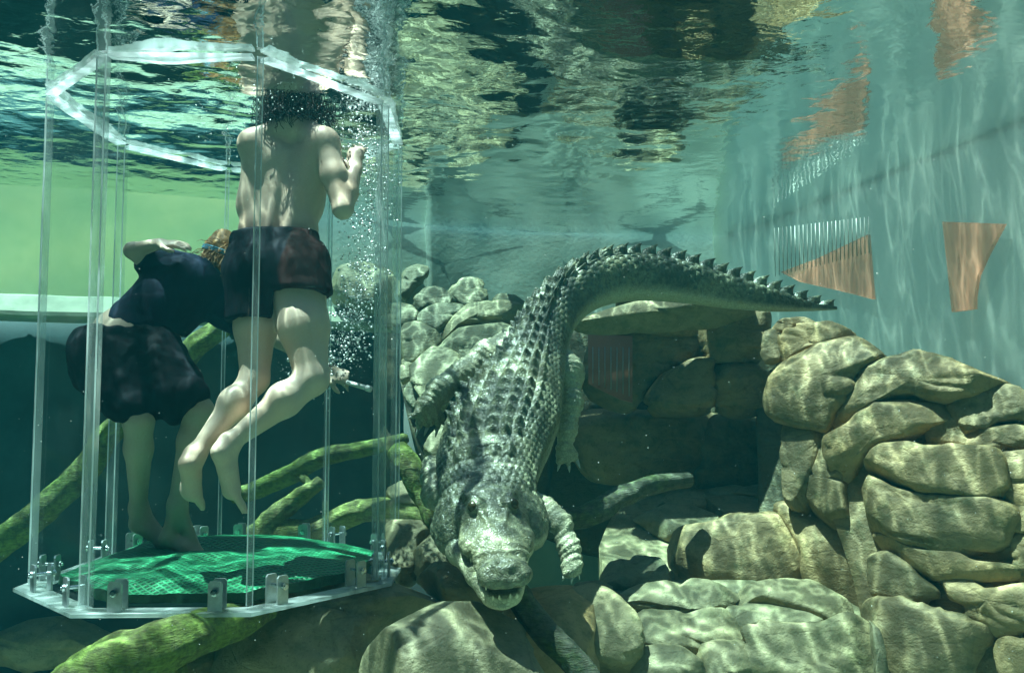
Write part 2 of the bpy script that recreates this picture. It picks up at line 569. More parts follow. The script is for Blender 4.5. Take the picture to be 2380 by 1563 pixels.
def m_net():
    k = NT('woven_net'); p = k.pos()
    def lines(rot, sc):
        wv = k.n('TexWave', _wave_type='BANDS', _bands_direction='X')
        k.l(k.mapping(p, (1, 1, 0.2), (0, 0, rot)), wv.inputs[0]); wv.inputs['Scale'].default_value = sc
        wv.inputs['Distortion'].default_value = 0.6; wv.inputs['Detail'].default_value = 1
        return wv.outputs['Fac']
    a = lines(0.75, 13); b = lines(-0.85, 13)
    h = k.math('MAXIMUM', a, k.math('MULTIPLY', b, 0.8))
    c = k.mix(k.ramp(h, [(0.35, 0.0), (0.8, 1.0)]), (0.003, 0.06, 0.022), (0.014, 0.24, 0.095))
    c = k.mix(k.ramp(k.noise(p, 7, 3), [(0.4, 0.35), (0.65, 0.0)]), c, (0.0, 0.14, 0.07))
    k.principled(c, 0.45, k.bump(h, 0.8, 0.008), 0.4)
    return k.m
M['net'] = m_net()
M['net_dark'] = m_plain('net_dark', (0.012, 0.07, 0.035), 0.6, 30, 0.4, 0.4)

# ------------------------------------------------------------------ tank: floor, walls, water
def grid_sheet(xs, ys, zfun):
    X, Y = np.meshgrid(xs, ys, indexing='ij')
    Z = zfun(X, Y)
    v = np.stack([X, Y, Z], -1).reshape(-1, 3)
    nx, ny = len(xs), len(ys)
    i, j = np.meshgrid(np.arange(nx - 1), np.arange(ny - 1), indexing='ij')
    a = (i * ny + j).ravel()
    f = np.stack([a, a + ny, a + ny + 1, a + 1], -1)
    return v, f

def floor_z(X, Y):
    p = np.stack([X, Y, 0 * X], -1)
    return -1.70 + 0.05 * fbm(p, 0.9, 4, 3)
v, f = grid_sheet(np.linspace(-5.2, 4.0, 150), np.linspace(-3.9, 8.2, 190), floor_z)
tag(mk('floor', v, f, M['sand'], loc=(0, 4, -1.7)), kind='structure')

def wall_strip(name, path, z0, z1, mat, nz=10, amp=0.0, seed=0, thick=0.12, off=0.0, lean=0.0):
    """a wall of real thickness standing on a plan path, roughened with noise"""
    pts = catmull(np.array([(x, y, 0) for x, y in path]), 12 * len(path))
    t = nrm(np.gradient(pts, axis=0)); n = np.stack([t[:, 1], -t[:, 0], 0 * t[:, 0]], -1)   # towards the camera side
    zs = np.linspace(z0, z1, nz)
    front = pts[:, None, :] + n[:, None, :] * off + np.array((0, 0, 1.0)) * zs[None, :, None]
    front = front - n[:, None, :] * (lean * (zs - z0))[None, :, None]
    if amp: front = front + n[:, None, :] * (amp * fbm(front, 1.5, 4, seed))[..., None]
    back = front - n[:, None, :] * thick
    m = len(pts)
    v = np.concatenate([front.reshape(-1, 3), back.reshape(-1, 3)])
    N = m * nz
    f = []
    for i in range(m - 1):
        for j in range(nz - 1):
            a = i * nz + j; b = a + nz
            f.append((a, b, b + 1, a + 1)); f.append((N + a, N + a + 1, N + b + 1, N + b))
        a = i * nz; b = a + nz
        f.append((a, N + a, N + b, b)); a += nz - 1; b += nz - 1
        f.append((a, b, N + b, N + a))
    for j in range(nz - 1):
        f.append((j, j + 1, N + j + 1, N + j)); a = (m - 1) * nz + j
        f.append((a, N + a, N + a + 1, a + 1))
    return mk(name, v, f, mat)

LEFT = [(-4.6, 5.62), (-3.85, 5.80), (-3.0, 6.02), (-2.32, 6.22), (-1.64, 6.50)]
LEFT2 = LEFT + [(-1.15, 6.75), (-0.72, 7.0)]
o = wall_strip('tank_wall', LEFT2, -1.9, 0.57, M['wall_dark'], 12, 0.06, 5, 0.15, off=-0.15)
tag(o, 'dark teal tank wall below the pale ledge, behind the acrylic cage', 'wall')
o = wall_strip('clear_window', LEFT, 0.70, 1.95, M['pane'], 4, 0.0, 8, 0.04, off=-0.05)
tag(o, 'clear acrylic window standing on the pale ledge, lime green beyond it', 'window')
OUT = [(-6.0, 7.55), (-5.2, 7.75), (-4.0, 7.95), (-3.0, 8.2), (-2.0, 8.5), (-1.4, 8.8)]
o = wall_strip('garden_wall', OUT, 0.66, 2.12, M['green'], 16, 0.02, 8, 0.03, lean=-0.30)
tag(o, 'sunlit lime green algae covered wall seen beyond the clear window', 'wall')
o = wall_strip('tank_wall', OUT, 0.40, 0.66, M['wall_dark'], 4, 0.0, 8, 0.06, off=-0.03)
tag(o, 'dark low wall under the lime green wall beyond the clear window', 'wall')
v, f = grid_sheet(np.linspace(-5.9, -1.2, 30), np.linspace(6.0, 8.8, 20), lambda X, Y: 0.46 + 0.0 * X)
fc = v[f].mean(1)
f = f[fc[:, 1] > np.interp(fc[:, 0], [-5.9, -4.6, -3.85, -3.0, -2.32, -1.64, -1.2], [5.7, 6.0, 6.15, 6.4, 6.6, 6.85, 7.0])]
tag(mk('bank', v, f, M['wall_dark'], loc=(-3.5, 7.2, 0.46)), kind='structure')
o = wall_strip('tank_wall', [(-0.62, 7.05), (0.0, 7.24), (0.36, 7.32), (1.0, 7.42), (1.78, 7.50)], -1.9, 1.95, M['wall_back'], 30, 0.05, 9, 0.2, off=0.5, lean=0.19)
tag(o, 'grey green cracked back wall of the tank behind the crocodile tail', 'wall')
o = wall_strip('tank_wall', [(1.62, 7.62), (1.78, 7.3), (1.88, 6.95), (1.98, 6.5), (2.12, 5.9), (2.38, 4.75), (2.62, 3.6), (2.9, 2.2), (3.1, 0.2)], -1.9, 1.95, M['side'], 24, 0.015, 12, 0.15)
tag(o, 'pale misty teal side wall above the stacked stones', 'wall')
o = wall_strip('tank_wall', [(-4.5, 0.2), (-4.55, 2.0), (-4.6, 4.0), (-4.6, 5.7)], -1.9, 1.95, M['wall_dark'], 6, 0.0, 5, 0.15)
tag(o, 'plain dark wall closing the tank beside the ledge', 'wall')

o = wall_strip('tank_wall', [(-1.64, 6.56), (-1.15, 6.80), (-0.72, 7.02), (-0.45, 7.14)], 0.575, 1.95, M['wall_back'], 12, 0.03, 14, 0.1, off=0.10, lean=0.30)
tag(o, 'grey green wall above the ledge behind the bubbles', 'wall')
# ledge under the algae window: a sloped stone lip in long sections
lp = catmull(np.array([(x, y, 0) for x, y in LEFT2]), 90)
lt = nrm(np.gradient(lp, axis=0)); ln = np.stack([lt[:, 1], -lt[:, 0], 0 * lt[:, 0]], -1)
prof = [(-0.12, 0.715), (0.06, 0.715), (0.10, 0.705), (0.20, 0.60), (0.205, 0.575), (0.18, 0.56), (-0.12, 0.56)]
v = np.stack([lp + ln * a + np.array((0, 0, b)) for a, b in prof], 1)
v = v + (0.012 * fbm(v, 4, 4, 21))[..., None] * np.array((0, -0.6, 0.8))
m, q = v.shape[:2]
f = [(i * q + j, i * q + (j + 1) % q, (i + 1) * q + (j + 1) % q, (i + 1) * q + j) for i in range(m - 1) for j in range(q)]
f += [tuple(range(q - 1, -1, -1)), tuple((m - 1) * q + j for j in range(q))]
tag(mk('stone_ledge', v.reshape(-1, 3), f, M['ledge'], smooth=False), 'long pale stone ledge running under the lime green window', 'ledge')

# visitor hall on the camera's side: floor to ceiling, dark
b = MB()
b.box((0, -3.8, 0), (5.0, 0, 0), (0, 0.08, 0), (0, 0, 1.9))
tag(b.build('hall_wall', M['hall']), kind='structure')
b = MB(); b.box((-4.7, -1.8, 0), (0.08, 0, 0), (0, 1.9, 0), (0, 0, 1.9)); tag(b.build('hall_wall', M['hall']), kind='structure')
b = MB(); b.box((3.35, -1.8, 0), (0.08, 0, 0), (0, 1.9, 0), (0, 0, 1.9)); tag(b.build('hall_wall', M['hall']), kind='structure')
b = MB(); b.box((-0.7, -1.75, 1.85), (4.2, 0, 0), (0, 2.1, 0), (0, 0, 0.06)); tag(b.build('hall_ceiling', M['hall']), kind='structure')

# water surface: real waves, calm at the far side, broken round the cage
def wave(X, Y):
    p = np.stack([X, Y, 0 * X], -1)
    near = np.exp(-(((X + 1.1) / 1.5) ** 2 + ((Y - 4.2) / 1.6) ** 2))
    mid = np.exp(-(((X - 0.1) / 0.9) ** 2 + ((Y - 4.6) / 2.0) ** 2))
    amp = 0.32 + 1.5 * near + 0.7 * mid
    h = 0.012 * fbm(p * np.array((1, 0.8, 1)), 1.1, 2, 31)
    h = h + amp * (0.0055 * fbm(p * np.array((0.8, 1.0, 1)), 3.2, 3, 41) + 0.0017 * fbm(p, 11.0, 2, 51))
    r = np.hypot(X - 0.35, Y - 6.0)
    h = h + 0.0022 * np.sin(r * 26) * np.exp(-r * 1.3) * (r > 0.15)
    r = np.hypot(X + 1.0, Y - 4.3)
    h = h + 0.004 * np.sin(r * 20) * np.exp(-r * 1.6)
    return WATER_Z + h
v, f = grid_sheet(np.arange(-4.55, 3.25, 0.022), np.arange(0.3, 7.62, 0.022), wave)
fc = v[f].mean(1)                      # the water ends at the tank's walls
lim_y = np.interp(fc[:, 0], [-4.6, -3.85, -3.0, -2.32, -1.64, -1.15, -0.72, 0.36, 1.2, 1.95, 2.2], [5.45, 5.63, 5.85, 6.05, 6.33, 6.70, 7.05, 7.4, 7.45, 7.5, 7.5])
lim_x = np.interp(fc[:, 1], [0.2, 2.2, 3.6, 4.75, 5.9, 6.6, 7.5], [3.15, 2.95, 2.67, 2.43, 2.17, 2.03, 1.90])
f = f[(fc[:, 1] < lim_y) & (fc[:, 0] < lim_x)]
used = np.unique(f); remap = np.zeros(len(v), int); remap[used] = np.arange(len(used)); v = v[used]; f = remap[f]
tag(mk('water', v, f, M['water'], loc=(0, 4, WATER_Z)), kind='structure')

# haze: the cloudy water itself, one closed box round everything
b = MB(); b.box((-1.3, 2.7, -0.30), (5.5, 0, 0), (0, 7.2, 0), (0, 0, 2.6))
k = NT('haze')
pv = k.n('VolumePrincipled')
pv.inputs['Color'].default_value = (0.006, 0.078, 0.09, 1)
pv.inputs['Density'].default_value = 0.085
pv.inputs['Absorption Color'].default_value = (0.0, 0.80, 0.80, 1)
pv.inputs['Anisotropy'].default_value = 0.25
k.l(pv.outputs[0], k.out.inputs['Volume'])
HAZE = tag(b.build('haze', k.m, loc=(-1.3, 2.7, -0.30)), kind='stuff')

# ------------------------------------------------------------------ stones
CROP = {'A': (1400, 600, 2.0535), 'B': (1400, 1100, 2.0535), 'C': (900, 560, 2.791), 'D': (900, 1060, 2.5175), 'E': (0, 1000, 2.2667), 'd': (0, 0, 0.93)}
def topx(poly, crop):
    ox, oy, s = CROP[crop]
    p = np.asarray(poly, float)
    if crop == 'd': return p
    return np.stack([(ox + p[:, 0] / s) / 1.0752, (oy + p[:, 1] / s) / 1.0752], -1)

def chaikin(p, it=2, w=0.22):
    for _ in range(it):
        q = np.roll(p, -1, 0)
        p = np.stack([p * (1 - w) + q * w, p * w + q * (1 - w)], 1).reshape(-1, 2)
    return p

def resample(p, n):
    q = np.vstack([p, p[:1]])
    s = np.concatenate([[0], np.cumsum(np.linalg.norm(np.diff(q, axis=0), axis=1))])
    u = np.linspace(0, s[-1], n, endpoint=False)
    return np.stack([np.interp(u, s, q[:, 0]), np.interp(u, s, q[:, 1])], -1)

SEED = [100]
def stone(poly, crop, p0, n, T, parent, mat, rough=1.0, shrink=1.03, push=0.0, name='stone', flat=0.33, facets=5, snap=0.8):
    """a solid stone: outline on the plane (p0,n), pillowed front and back, weathered"""
    SEED[0] += 1
    sd = SEED[0]
    px = resample(chaikin(chaikin(topx(poly, crop), 1, 0.16), 1, 0.25), 72)
    n = nrm(n)
    p0 = np.asarray(p0, float) + n * push
    w = on_plane(px[:, 0], px[:, 1], p0, n)
    c = w.mean(0)
    size = np.sqrt(np.mean(np.sum((w - c) ** 2, 1)))
    T = T if T else 0.36 * size
    w = c + (w - c) * (shrink + 0.055 + 0.014 / max(size, 0.05))
    L = 26
    ph = np.linspace(0.0, np.pi, L)
    r = np.abs(np.sin(ph)) ** flat
    hh = np.sign(np.cos(ph)) * np.abs(np.cos(ph)) ** 0.6
    V = c + r[1:-1, None, None] * (w - c)[None] + (hh[1:-1] * T)[:, None, None] * n
    V = V.reshape(-1, 3)
    V = np.vstack([V, c + n * T, c - n * T])
    m = 72
    R = L - 2
    i, j = np.meshgrid(np.arange(R - 1), np.arange(m), indexing='ij')
    a = (i * m + j).ravel(); b_ = (i * m + (j + 1) % m).ravel()
    q = np.stack([a, a + m, b_ + m, b_], -1)
    nv = nrm(V - c)
    lay = V @ nrm((0.1, -0.15, 1.0))
    d = 0.55 * fbm(V, 1.6 / max(size, 0.12), 3, sd) + 0.16 * fbm(V, 9.0, 4, sd + 500)
    d = d + 0.12 * np.abs(fbm(np.stack([V[:, 0] * 0.6, V[:, 1] * 0.6, V[:, 2] * 2.4], -1), 5.0, 3, sd + 90)) 
    V = V + nv * (d * min(size, 0.30) * 0.22 * rough)[:, None]
    # grooves of the layered rock, running on from stone to stone
    lw = V[:, 2] + 0.16 * V[:, 0] + 0.10 * fbm(V, 1.1, 3, 900)
    gr = np.abs(fbm(np.stack([V[:, 0] * 0.25, V[:, 1] * 0.25, lw * 3.2], -1), 2.4, 2, 901))
    V = V - nv * (0.030 * np.clip(1 - gr / 0.10, 0, 1) * min(1.0, size / 0.15))[:, None]
    # chiselled facets: snap a little to a few random planes
    rs = np.random.default_rng(sd)
    for _ in range(facets):
        pn = nrm(rs.normal(size=3) * 0.75 + n * 1.25)
        lim = (rs.uniform(0.78, 0.97)) * np.percentile((V - c) @ pn, 97)
        ex = (V - c) @ pn - lim
        V = V - pn * (np.maximum(ex, 0) * snap)[:, None]
    faces = q.tolist()
    top, bot = len(V) - 2, len(V) - 1
    faces += [(top, j, (j + 1) % m) for j in range(m)]
    faces += [(bot, (R - 1) * m + (j + 1) % m, (R - 1) * m + j) for j in range(m)]
    # make sure faces look outward
    if np.dot(np.cross(V[faces[0][1]] - V[faces[0][0]], V[faces[0][2]] - V[faces[0][0]]), V[faces[0][0]] - c) < 0:
        faces = [tuple(ff[::-1]) for ff in faces]
    return mk(name, V, faces, mat, parent)

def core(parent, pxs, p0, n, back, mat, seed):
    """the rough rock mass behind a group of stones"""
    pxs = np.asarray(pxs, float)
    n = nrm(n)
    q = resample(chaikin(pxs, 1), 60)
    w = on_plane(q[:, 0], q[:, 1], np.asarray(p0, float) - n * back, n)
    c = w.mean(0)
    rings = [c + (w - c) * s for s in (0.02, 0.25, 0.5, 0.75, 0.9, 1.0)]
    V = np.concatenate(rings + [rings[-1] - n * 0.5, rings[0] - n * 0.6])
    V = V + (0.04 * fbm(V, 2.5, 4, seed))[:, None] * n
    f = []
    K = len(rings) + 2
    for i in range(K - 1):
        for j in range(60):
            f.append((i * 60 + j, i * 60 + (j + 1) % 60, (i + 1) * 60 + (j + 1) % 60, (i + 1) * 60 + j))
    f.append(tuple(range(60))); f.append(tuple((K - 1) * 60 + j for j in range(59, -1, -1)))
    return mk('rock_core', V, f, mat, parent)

# --- right-hand wall of big stacked stones
RP, RN = W(2050, 1000, 4.90), (-0.60, -0.72, 0.34)
rw = thing('rock_wall', W(2050, 1560, 4.6), 'tall wall of big stacked tan stones below the pale side wall', 'rock wall')
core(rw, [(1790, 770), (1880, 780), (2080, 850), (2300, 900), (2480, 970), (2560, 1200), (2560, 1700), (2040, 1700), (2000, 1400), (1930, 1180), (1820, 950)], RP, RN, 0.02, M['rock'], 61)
right_wall = [
 ([(1040,480),(1090,470),(1120,500),(1125,600),(1060,620),(1035,560)], 'A', 0.0),
 ([(1080,440),(1150,410),(1240,405),(1290,430),(1200,445),(1130,480),(1085,465)], 'A', -0.05),
 ([(1130,520),(1160,470),(1250,445),(1380,440),(1480,480),(1490,505),(1400,530),(1240,580),(1130,650)], 'A', 0.0),
 ([(1200,620),(1300,560),(1480,515),(1600,540),(1660,575),(1580,655),(1530,680),(1490,780),(1400,880),(1370,950),(1250,930),(1120,890),(1095,780),(1120,690)], 'A', 0.06),
 ([(1590,650),(1665,585),(1800,595),(2000,640),(2200,690),(2280,745),(2200,760),(2080,800),(2000,840),(1900,815),(1740,800),(1620,860),(1510,930),(1480,860),(1510,760),(1540,690)], 'A', 0.03),
 ([(1540,900),(1650,840),(1800,815),(1930,830),(2000,870),(1990,900),(1880,960),(1750,1030),(1640,1050),(1560,1110),(1490,1220),(1430,1180),(1400,1060),(1410,1010),(1500,960)], 'A', 0.05),
 ([(2000,850),(2080,800),(2200,760),(2300,760),(2420,800),(2440,920),(2280,930),(2150,970),(2090,990),(2050,910)], 'A', 0.0),
 ([(1900,960),(2000,915),(2050,930),(2075,980),(2080,1050),(1960,1050),(1905,1030)], 'A', 0.0),
 ([(2090,1010),(2200,960),(2420,930),(2440,1060),(2250,1070),(2100,1050)], 'A', 0.0),
 ([(1380,930),(1430,860),(1480,820),(1500,900),(1460,960),(1400,965)], 'A', 0.0),
 ([(1580,130),(1640,60),(1750,30),(2000,45),(2220,60),(2250,150),(2240,270),(2100,280),(1980,260),(1780,235),(1680,195),(1590,180)], 'B', 0.07),
 ([(1500,250),(1590,190),(1740,260),(1900,300),(2200,315),(2270,350),(2280,480),(2200,550),(2000,570),(1850,530),(1720,500),(1640,490),(1580,430),(1510,330)], 'B', 0.03),
 ([(2260,60),(2420,60),(2440,190),(2290,190),(2265,130)], 'B', 0.05),
 ([(2300,205),(2420,205),(2430,325),(2305,325)], 'B', 0.04),
 ([(2305,338),(2420,338),(2430,455),(2330,455)], 'B', 0.03),
 ([(2320,470),(2430,470),(2430,720),(2350,700),(2330,640)], 'B', 0.0),
 ([(1650,500),(1740,530),(1900,580),(2050,590),(2120,630),(2320,640),(2330,700),(2150,730),(2000,715),(1910,715),(1800,640),(1700,570)], 'B', 0.02),
 ([(1600,600),(1660,580),(1740,620),(1920,770),(1880,820),(1760,830),(1610,790)], 'B', 0.05),
 ([(1920,730),(2060,720),(2200,750),(2430,750),(2430,960),(2250,990),(2150,930),(2030,820)], 'B', 0.02),
 ([(1580,840),(1700,820),(1860,840),(2000,870),(2120,940),(2210,1020),(2130,1060),(2060,1230),(1700,1230),(1650,1050),(1590,920)], 'B', 0.08),
 ([(2240,1030),(2430,1015),(2430,1230),(2270,1230)], 'B', 0.04),
]
for poly, cr, push in right_wall:
    stone(poly, cr, RP, RN, None, rw, M['rock'], push=push * 0.7, shrink=1.055)
for poly in ([(1390,-10),(1430,-20),(1480,100),(1490,300),(1500,420),(1440,440),(1340,410),(1270,380),(1300,250),(1350,120)],
             [(1180,-90),(1390,-60),(1395,0),(1345,130),(1295,250),(1260,360),(1180,310),(1165,150)]):
    stone(poly, 'B', W(1850, 1150, 5.15), (-0.55, -0.75, 0.36), 0.14, rw, M['rock'])

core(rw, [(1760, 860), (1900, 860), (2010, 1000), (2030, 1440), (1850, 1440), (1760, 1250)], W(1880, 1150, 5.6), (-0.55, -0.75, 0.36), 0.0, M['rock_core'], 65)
# --- back wall of the grotto behind the crocodile
GP, GN = W(1550, 850, 6.2), (-0.06, -0.97, 0.20)
gw = thing('rock_wall', W(1550, 1180, 6.3), 'shadowy wall of dark blocks under a flat slab behind the crocodile', 'rock wall')
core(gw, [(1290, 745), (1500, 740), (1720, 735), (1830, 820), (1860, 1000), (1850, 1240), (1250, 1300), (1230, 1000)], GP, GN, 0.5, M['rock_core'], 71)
for poly, push, T in [
 ([(150,470),(370,485),(560,505),(740,520),(760,640),(600,650),(470,740),(380,860),(150,850)], -0.05, 0.12),
 ([(730,410),(800,380),(960,375),(1050,400),(1040,500),(1020,610),(900,625),(780,625),(740,520)], 0.12, 0.2),
 ([(780,640),(850,630),(960,650),(1050,690),(1080,760),(1060,860),(900,890),(790,820)], 0.06, 0.2),
 ([(600,660),(700,640),(770,650),(775,860),(700,880),(500,880),(450,800),(500,720)], 0.06, 0.2),
 ([(60,880),(480,880),(760,890),(775,930),(720,1060),(660,1232),(60,1232)], -0.30, 0.15),
 ([(790,895),(880,930),(1080,900),(1100,1100),(1090,1280),(690,1280),(720,1060)], -0.30, 0.15),
 ([(140,432),(700,412),(735,500),(560,500),(350,478),(150,455)], 0.02, 0.12)]:
    stone(poly, 'A', GP, GN, T, gw, M['rock'], push=push)
stone([(110,390),(600,335),(1000,332),(1045,365),(740,402),(330,428),(120,430)], 'A', W(1550, 765, 5.8), (0.0, -0.72, 0.69), 0.11, gw, M['rock_slab'])
stone([(1790,615),(1850,490),(1960,465),(2233,495),(2260,600),(1900,640)], 'C', W(1500, 740, 6.75), (0, -0.8, 0.6), 0.2, gw, M['rock_back'])

# --- pile of rounded stones on the back ledge
PP, PN = W(1080, 820, 6.25), (-0.05, -0.80, 0.60)
pile = thing('rock_pile', W(1080, 1060, 5.9), 'pile of rounded pale stones beside the crocodile hind leg', 'rock pile')
core(pile, [(930, 720), (1100, 700), (1230, 720), (1300, 900), (1260, 1100), (1000, 1100), (925, 900)], PP, PN, 0.16, M['rock_core'], 81)
for poly, push in [
 ([(370,560),(440,480),(540,455),(620,480),(655,545),(600,580),(480,590),(400,610)], -0.12),
 ([(625,460),(680,410),(780,395),(850,420),(875,500),(840,560),(700,570),(650,530)], -0.2),
 ([(920,540),(980,505),(1080,505),(1150,545),(1130,600),(1000,590),(930,575)], -0.12),
 ([(265,440),(300,360),(400,295),(460,310),(450,380),(370,430),(340,500),(290,540)], -0.2),
 ([(410,690),(430,610),(520,570),(690,580),(710,620),(600,690),(540,740),(470,720)], 0.0),
 ([(560,720),(680,630),(770,590),(1000,570),(1120,600),(1100,670),(900,690),(740,710),(600,795),(555,780)], 0.0),
 ([(530,880),(640,790),(760,705),(900,705),(1080,700),(1060,800),(900,850),(780,990),(720,1010),(660,930)], 0.04),
 ([(280,830),(310,720),(380,690),(480,740),(560,800),(540,880),(430,920),(370,960),(290,930)], 0.0),
 ([(360,1010),(400,930),(500,895),(600,905),(660,940),(700,1040),(620,1180),(560,1290),(440,1300),(380,1100)], 0.06),
 ([(285,1040),(300,960),(330,920),(372,960),(362,1060),(300,1100)], 0.0),
 ([(305,1190),(340,1110),(380,1100),(425,1200),(420,1310),(380,1290)], 0.0),
 ([(230,555),(370,560),(415,660),(330,695),(230,690)], 0.0)]:
    stone(poly, 'C', PP, PN, None, pile, M['rock_back'], push=push)
stone([(410,210),(480,100),(520,70),(570,110),(600,200),(560,290),(440,260)], 'D', W(1080, 1040, 5.6), PN, 0.14, pile, M['rock_back'])

# --- stepped slabs on the tank bottom, right of the crocodile
SP, SN = W(1650, 1200, 5.85), (-0.04, -0.42, 0.90)
steps = thing('rock_steps', W(1700, 1500, 4.9), 'stepped ledges of flat pale slabs at the foot of the stone wall', 'rocks')
core(steps, [(1430, 1170), (1600, 1120), (1850, 1120), (2000, 1200), (2050, 1320), (2050, 1430), (1900, 1480), (1500, 1420), (1380, 1300)], SP, SN, 0.05, M['rock_slab'], 91)
for poly in [
 [(740,290),(860,265),(1050,255),(1100,285),(1060,330),(950,320),(830,310)],
 [(490,340),(580,300),(720,298),(735,355),(640,362),(540,350)],
 [(740,318),(1060,335),(1075,380),(1040,425),(900,430),(790,390)],
 [(390,390),(520,358),(740,365),(860,430),(760,475),(600,485),(540,475),(460,430)],
 [(1080,310),(1130,302),(1250,350),(1180,385),(1085,400)]]:
    stone(poly, 'B', SP, SN, 0.06, steps, M['rock_slab'], flat=0.22)
SP2, SN2 = W(1750, 1300, 5.25), (-0.22, -0.84, 0.48)
for poly, push in [
 ([(630,490),(760,475),(900,440),(1080,420),(1150,460),(1210,530),(1240,700),(1120,790),(920,790),(700,760),(600,680),(585,560)], 0.0),
 ([(1110,385),(1210,370),(1370,415),(1480,500),(1610,590),(1600,760),(1560,850),(1490,890),(1400,810),(1270,760),(1230,590),(1190,500)], 0.05)]:
    stone(poly, 'B', SP2, SN2, 0.2, steps, M['rock'], push=push)
SP3, SN3 = W(1650, 1450, 4.65), (-0.05, -0.40, 0.91)
core(steps, [(1330, 1380), (1500, 1350), (1900, 1350), (2060, 1450), (2060, 1700), (1300, 1700), (1290, 1500)], SP3, SN3, 0.04, M['rock_slab'], 95)
for poly, push, T in [
 ([(300,820),(400,768),(640,745),(800,765),(905,800),(870,845),(720,885),(460,875),(340,855)], 0.0, 0.09),
 ([(350,890),(500,880),(700,900),(860,905),(920,970),(920,1010),(720,1085),(560,1065),(420,1020),(380,960)], -0.02, 0.09),
 ([(880,850),(960,770),(1270,745),(1400,820),(1490,890),(1420,955),(1260,890),(1080,840)], 0.0, 0.09),
 ([(870,890),(1080,850),(1300,920),(1400,960),(1280,995),(1080,965),(980,975),(920,990)], -0.03, 0.09),
 ([(230,680),(350,640),(500,640),(570,690),(520,745),(350,760),(240,755)], -0.05, 0.1),
 ([(60,770),(200,755),(290,800),(190,830),(60,840)], -0.03, 0.08)]:
    stone(poly, 'B', SP3, SN3, T * 0.6, steps, M['rock_slab'], push=push, flat=0.20)
SP4, SN4 = W(1600, 1540, 4.35), (-0.1, -0.74, 0.66)
for poly, push, T in [
 ([(950,1010),(1080,975),(1300,1003),(1440,940),(1590,1010),(1610,1260),(980,1260)], 0.0, 0.15),
 ([(80,830),(180,805),(270,830),(330,890),(400,960),(430,1040),(420,1110),(330,1150),(150,1140),(110,1050),(90,940)], 0.06, 0.2),
 ([(400,1100),(500,1070),(640,1090),(720,1140),(740,1260),(390,1260)], 0.0, 0.15),
 ([(700,1090),(930,1020),(975,1260),(760,1260)], 0.0, 0.12),
 ([(150,1160),(330,1160),(390,1120),(400,1260),(150,1260)], -0.06, 0.12),
 ([(1595,930),(1640,1050),(1690,1240),(1615,1240),(1595,1040)], 0.05, 0.1)]:
    stone(poly, 'B', SP4, SN4, T * 0.75, steps, M['rock_slab'], push=push, flat=0.26)

# --- boulders under the cage and the crocodile's jaw
def boulder(label, poly, p0, n, T, mat='rock_slab', crop='d', **kw):
    kw.setdefault('facets', 9); kw.setdefault('snap', 0.95)
    o = stone(poly, crop, p0, n, T, None, M[mat], name='boulder', **kw)
    return tag(o, label, 'boulder')
boulder('broad flat topped boulder under the cage rim with blocky front', [(490,1640),(505,1490),(560,1425),(700,1375),(880,1340),(960,1330),(1010,1350),(1035,1395),(960,1425),(880,1470),(850,1520),(840,1640)], W(760, 1450, 4.25), (-0.05, -0.66, 0.75), 0.22, flat=0.42)
boulder('smooth oblong boulder below the crocodile snout', [(850,1650),(855,1515),(890,1475),(1000,1432),(1150,1402),(1200,1412),(1200,1480),(1250,1560),(1250,1650)], W(1020, 1510, 3.75), (0.0, -0.66, 0.75), 0.2, flat=0.45)
boulder('dark boulder behind the log below the crocodile', [(1190,1400),(1330,1395),(1370,1440),(1380,1640),(1200,1640),(1185,1480)], W(1280, 1500, 4.35), (0.0, -0.6, 0.8), 0.2, 'rock')
boulder('low rock between the mossy log and the broad boulder', [(370,1640),(400,1520),(460,1485),(500,1500),(500,1640)], W(440, 1550, 4.15), (-0.1, -0.6, 0.8), 0.15)
for lab, poly, crop, d in [
 ('square stone block beside the lower corner of the cage', [(180,700),(240,680),(480,690),(460,720),(360,780),(350,915),(220,920)], 'D', 4.75),
 ('rounded stone touching the crocodile jaw, next to the cage corner', [(365,790),(480,715),(620,800),(680,920),(640,965),(480,952),(360,912)], 'D', 4.6),
 ('brown wedge shaped stone under the crocodile jaw', [(370,930),(640,968),(740,1010),(860,1110),(800,1140),(560,1120),(470,990)], 'D', 4.35),
 ('flat layered stones leaning behind the mossy branches', [(180,450),(320,412),(360,480),(420,560),(230,540)], 'D', 5.4)]:
    q = topx(poly, crop).mean(0)
    boulder(lab, poly, W(q[0], q[1], d), (-0.05, -0.6, 0.8), 0.12, 'rock_slab' if 'brown' not in lab else 'rock', crop)
boulder('long dim slab lying on the tank floor under the cage', [(-60,1500),(60,1450),(170,1440),(260,1470),(200,1510),(40,1540)], W(100, 1480, 5.9), (0, -0.5, 0.86), 0.1, 'rock_slab')
boulder('green tinged rock on the far ledge, seen through bubbles', [(770,680),(800,640),(850,630),(905,645),(915,700),(840,712)], W(845, 675, 6.6), (0, -0.8, 0.6), 0.14, 'rock_back')

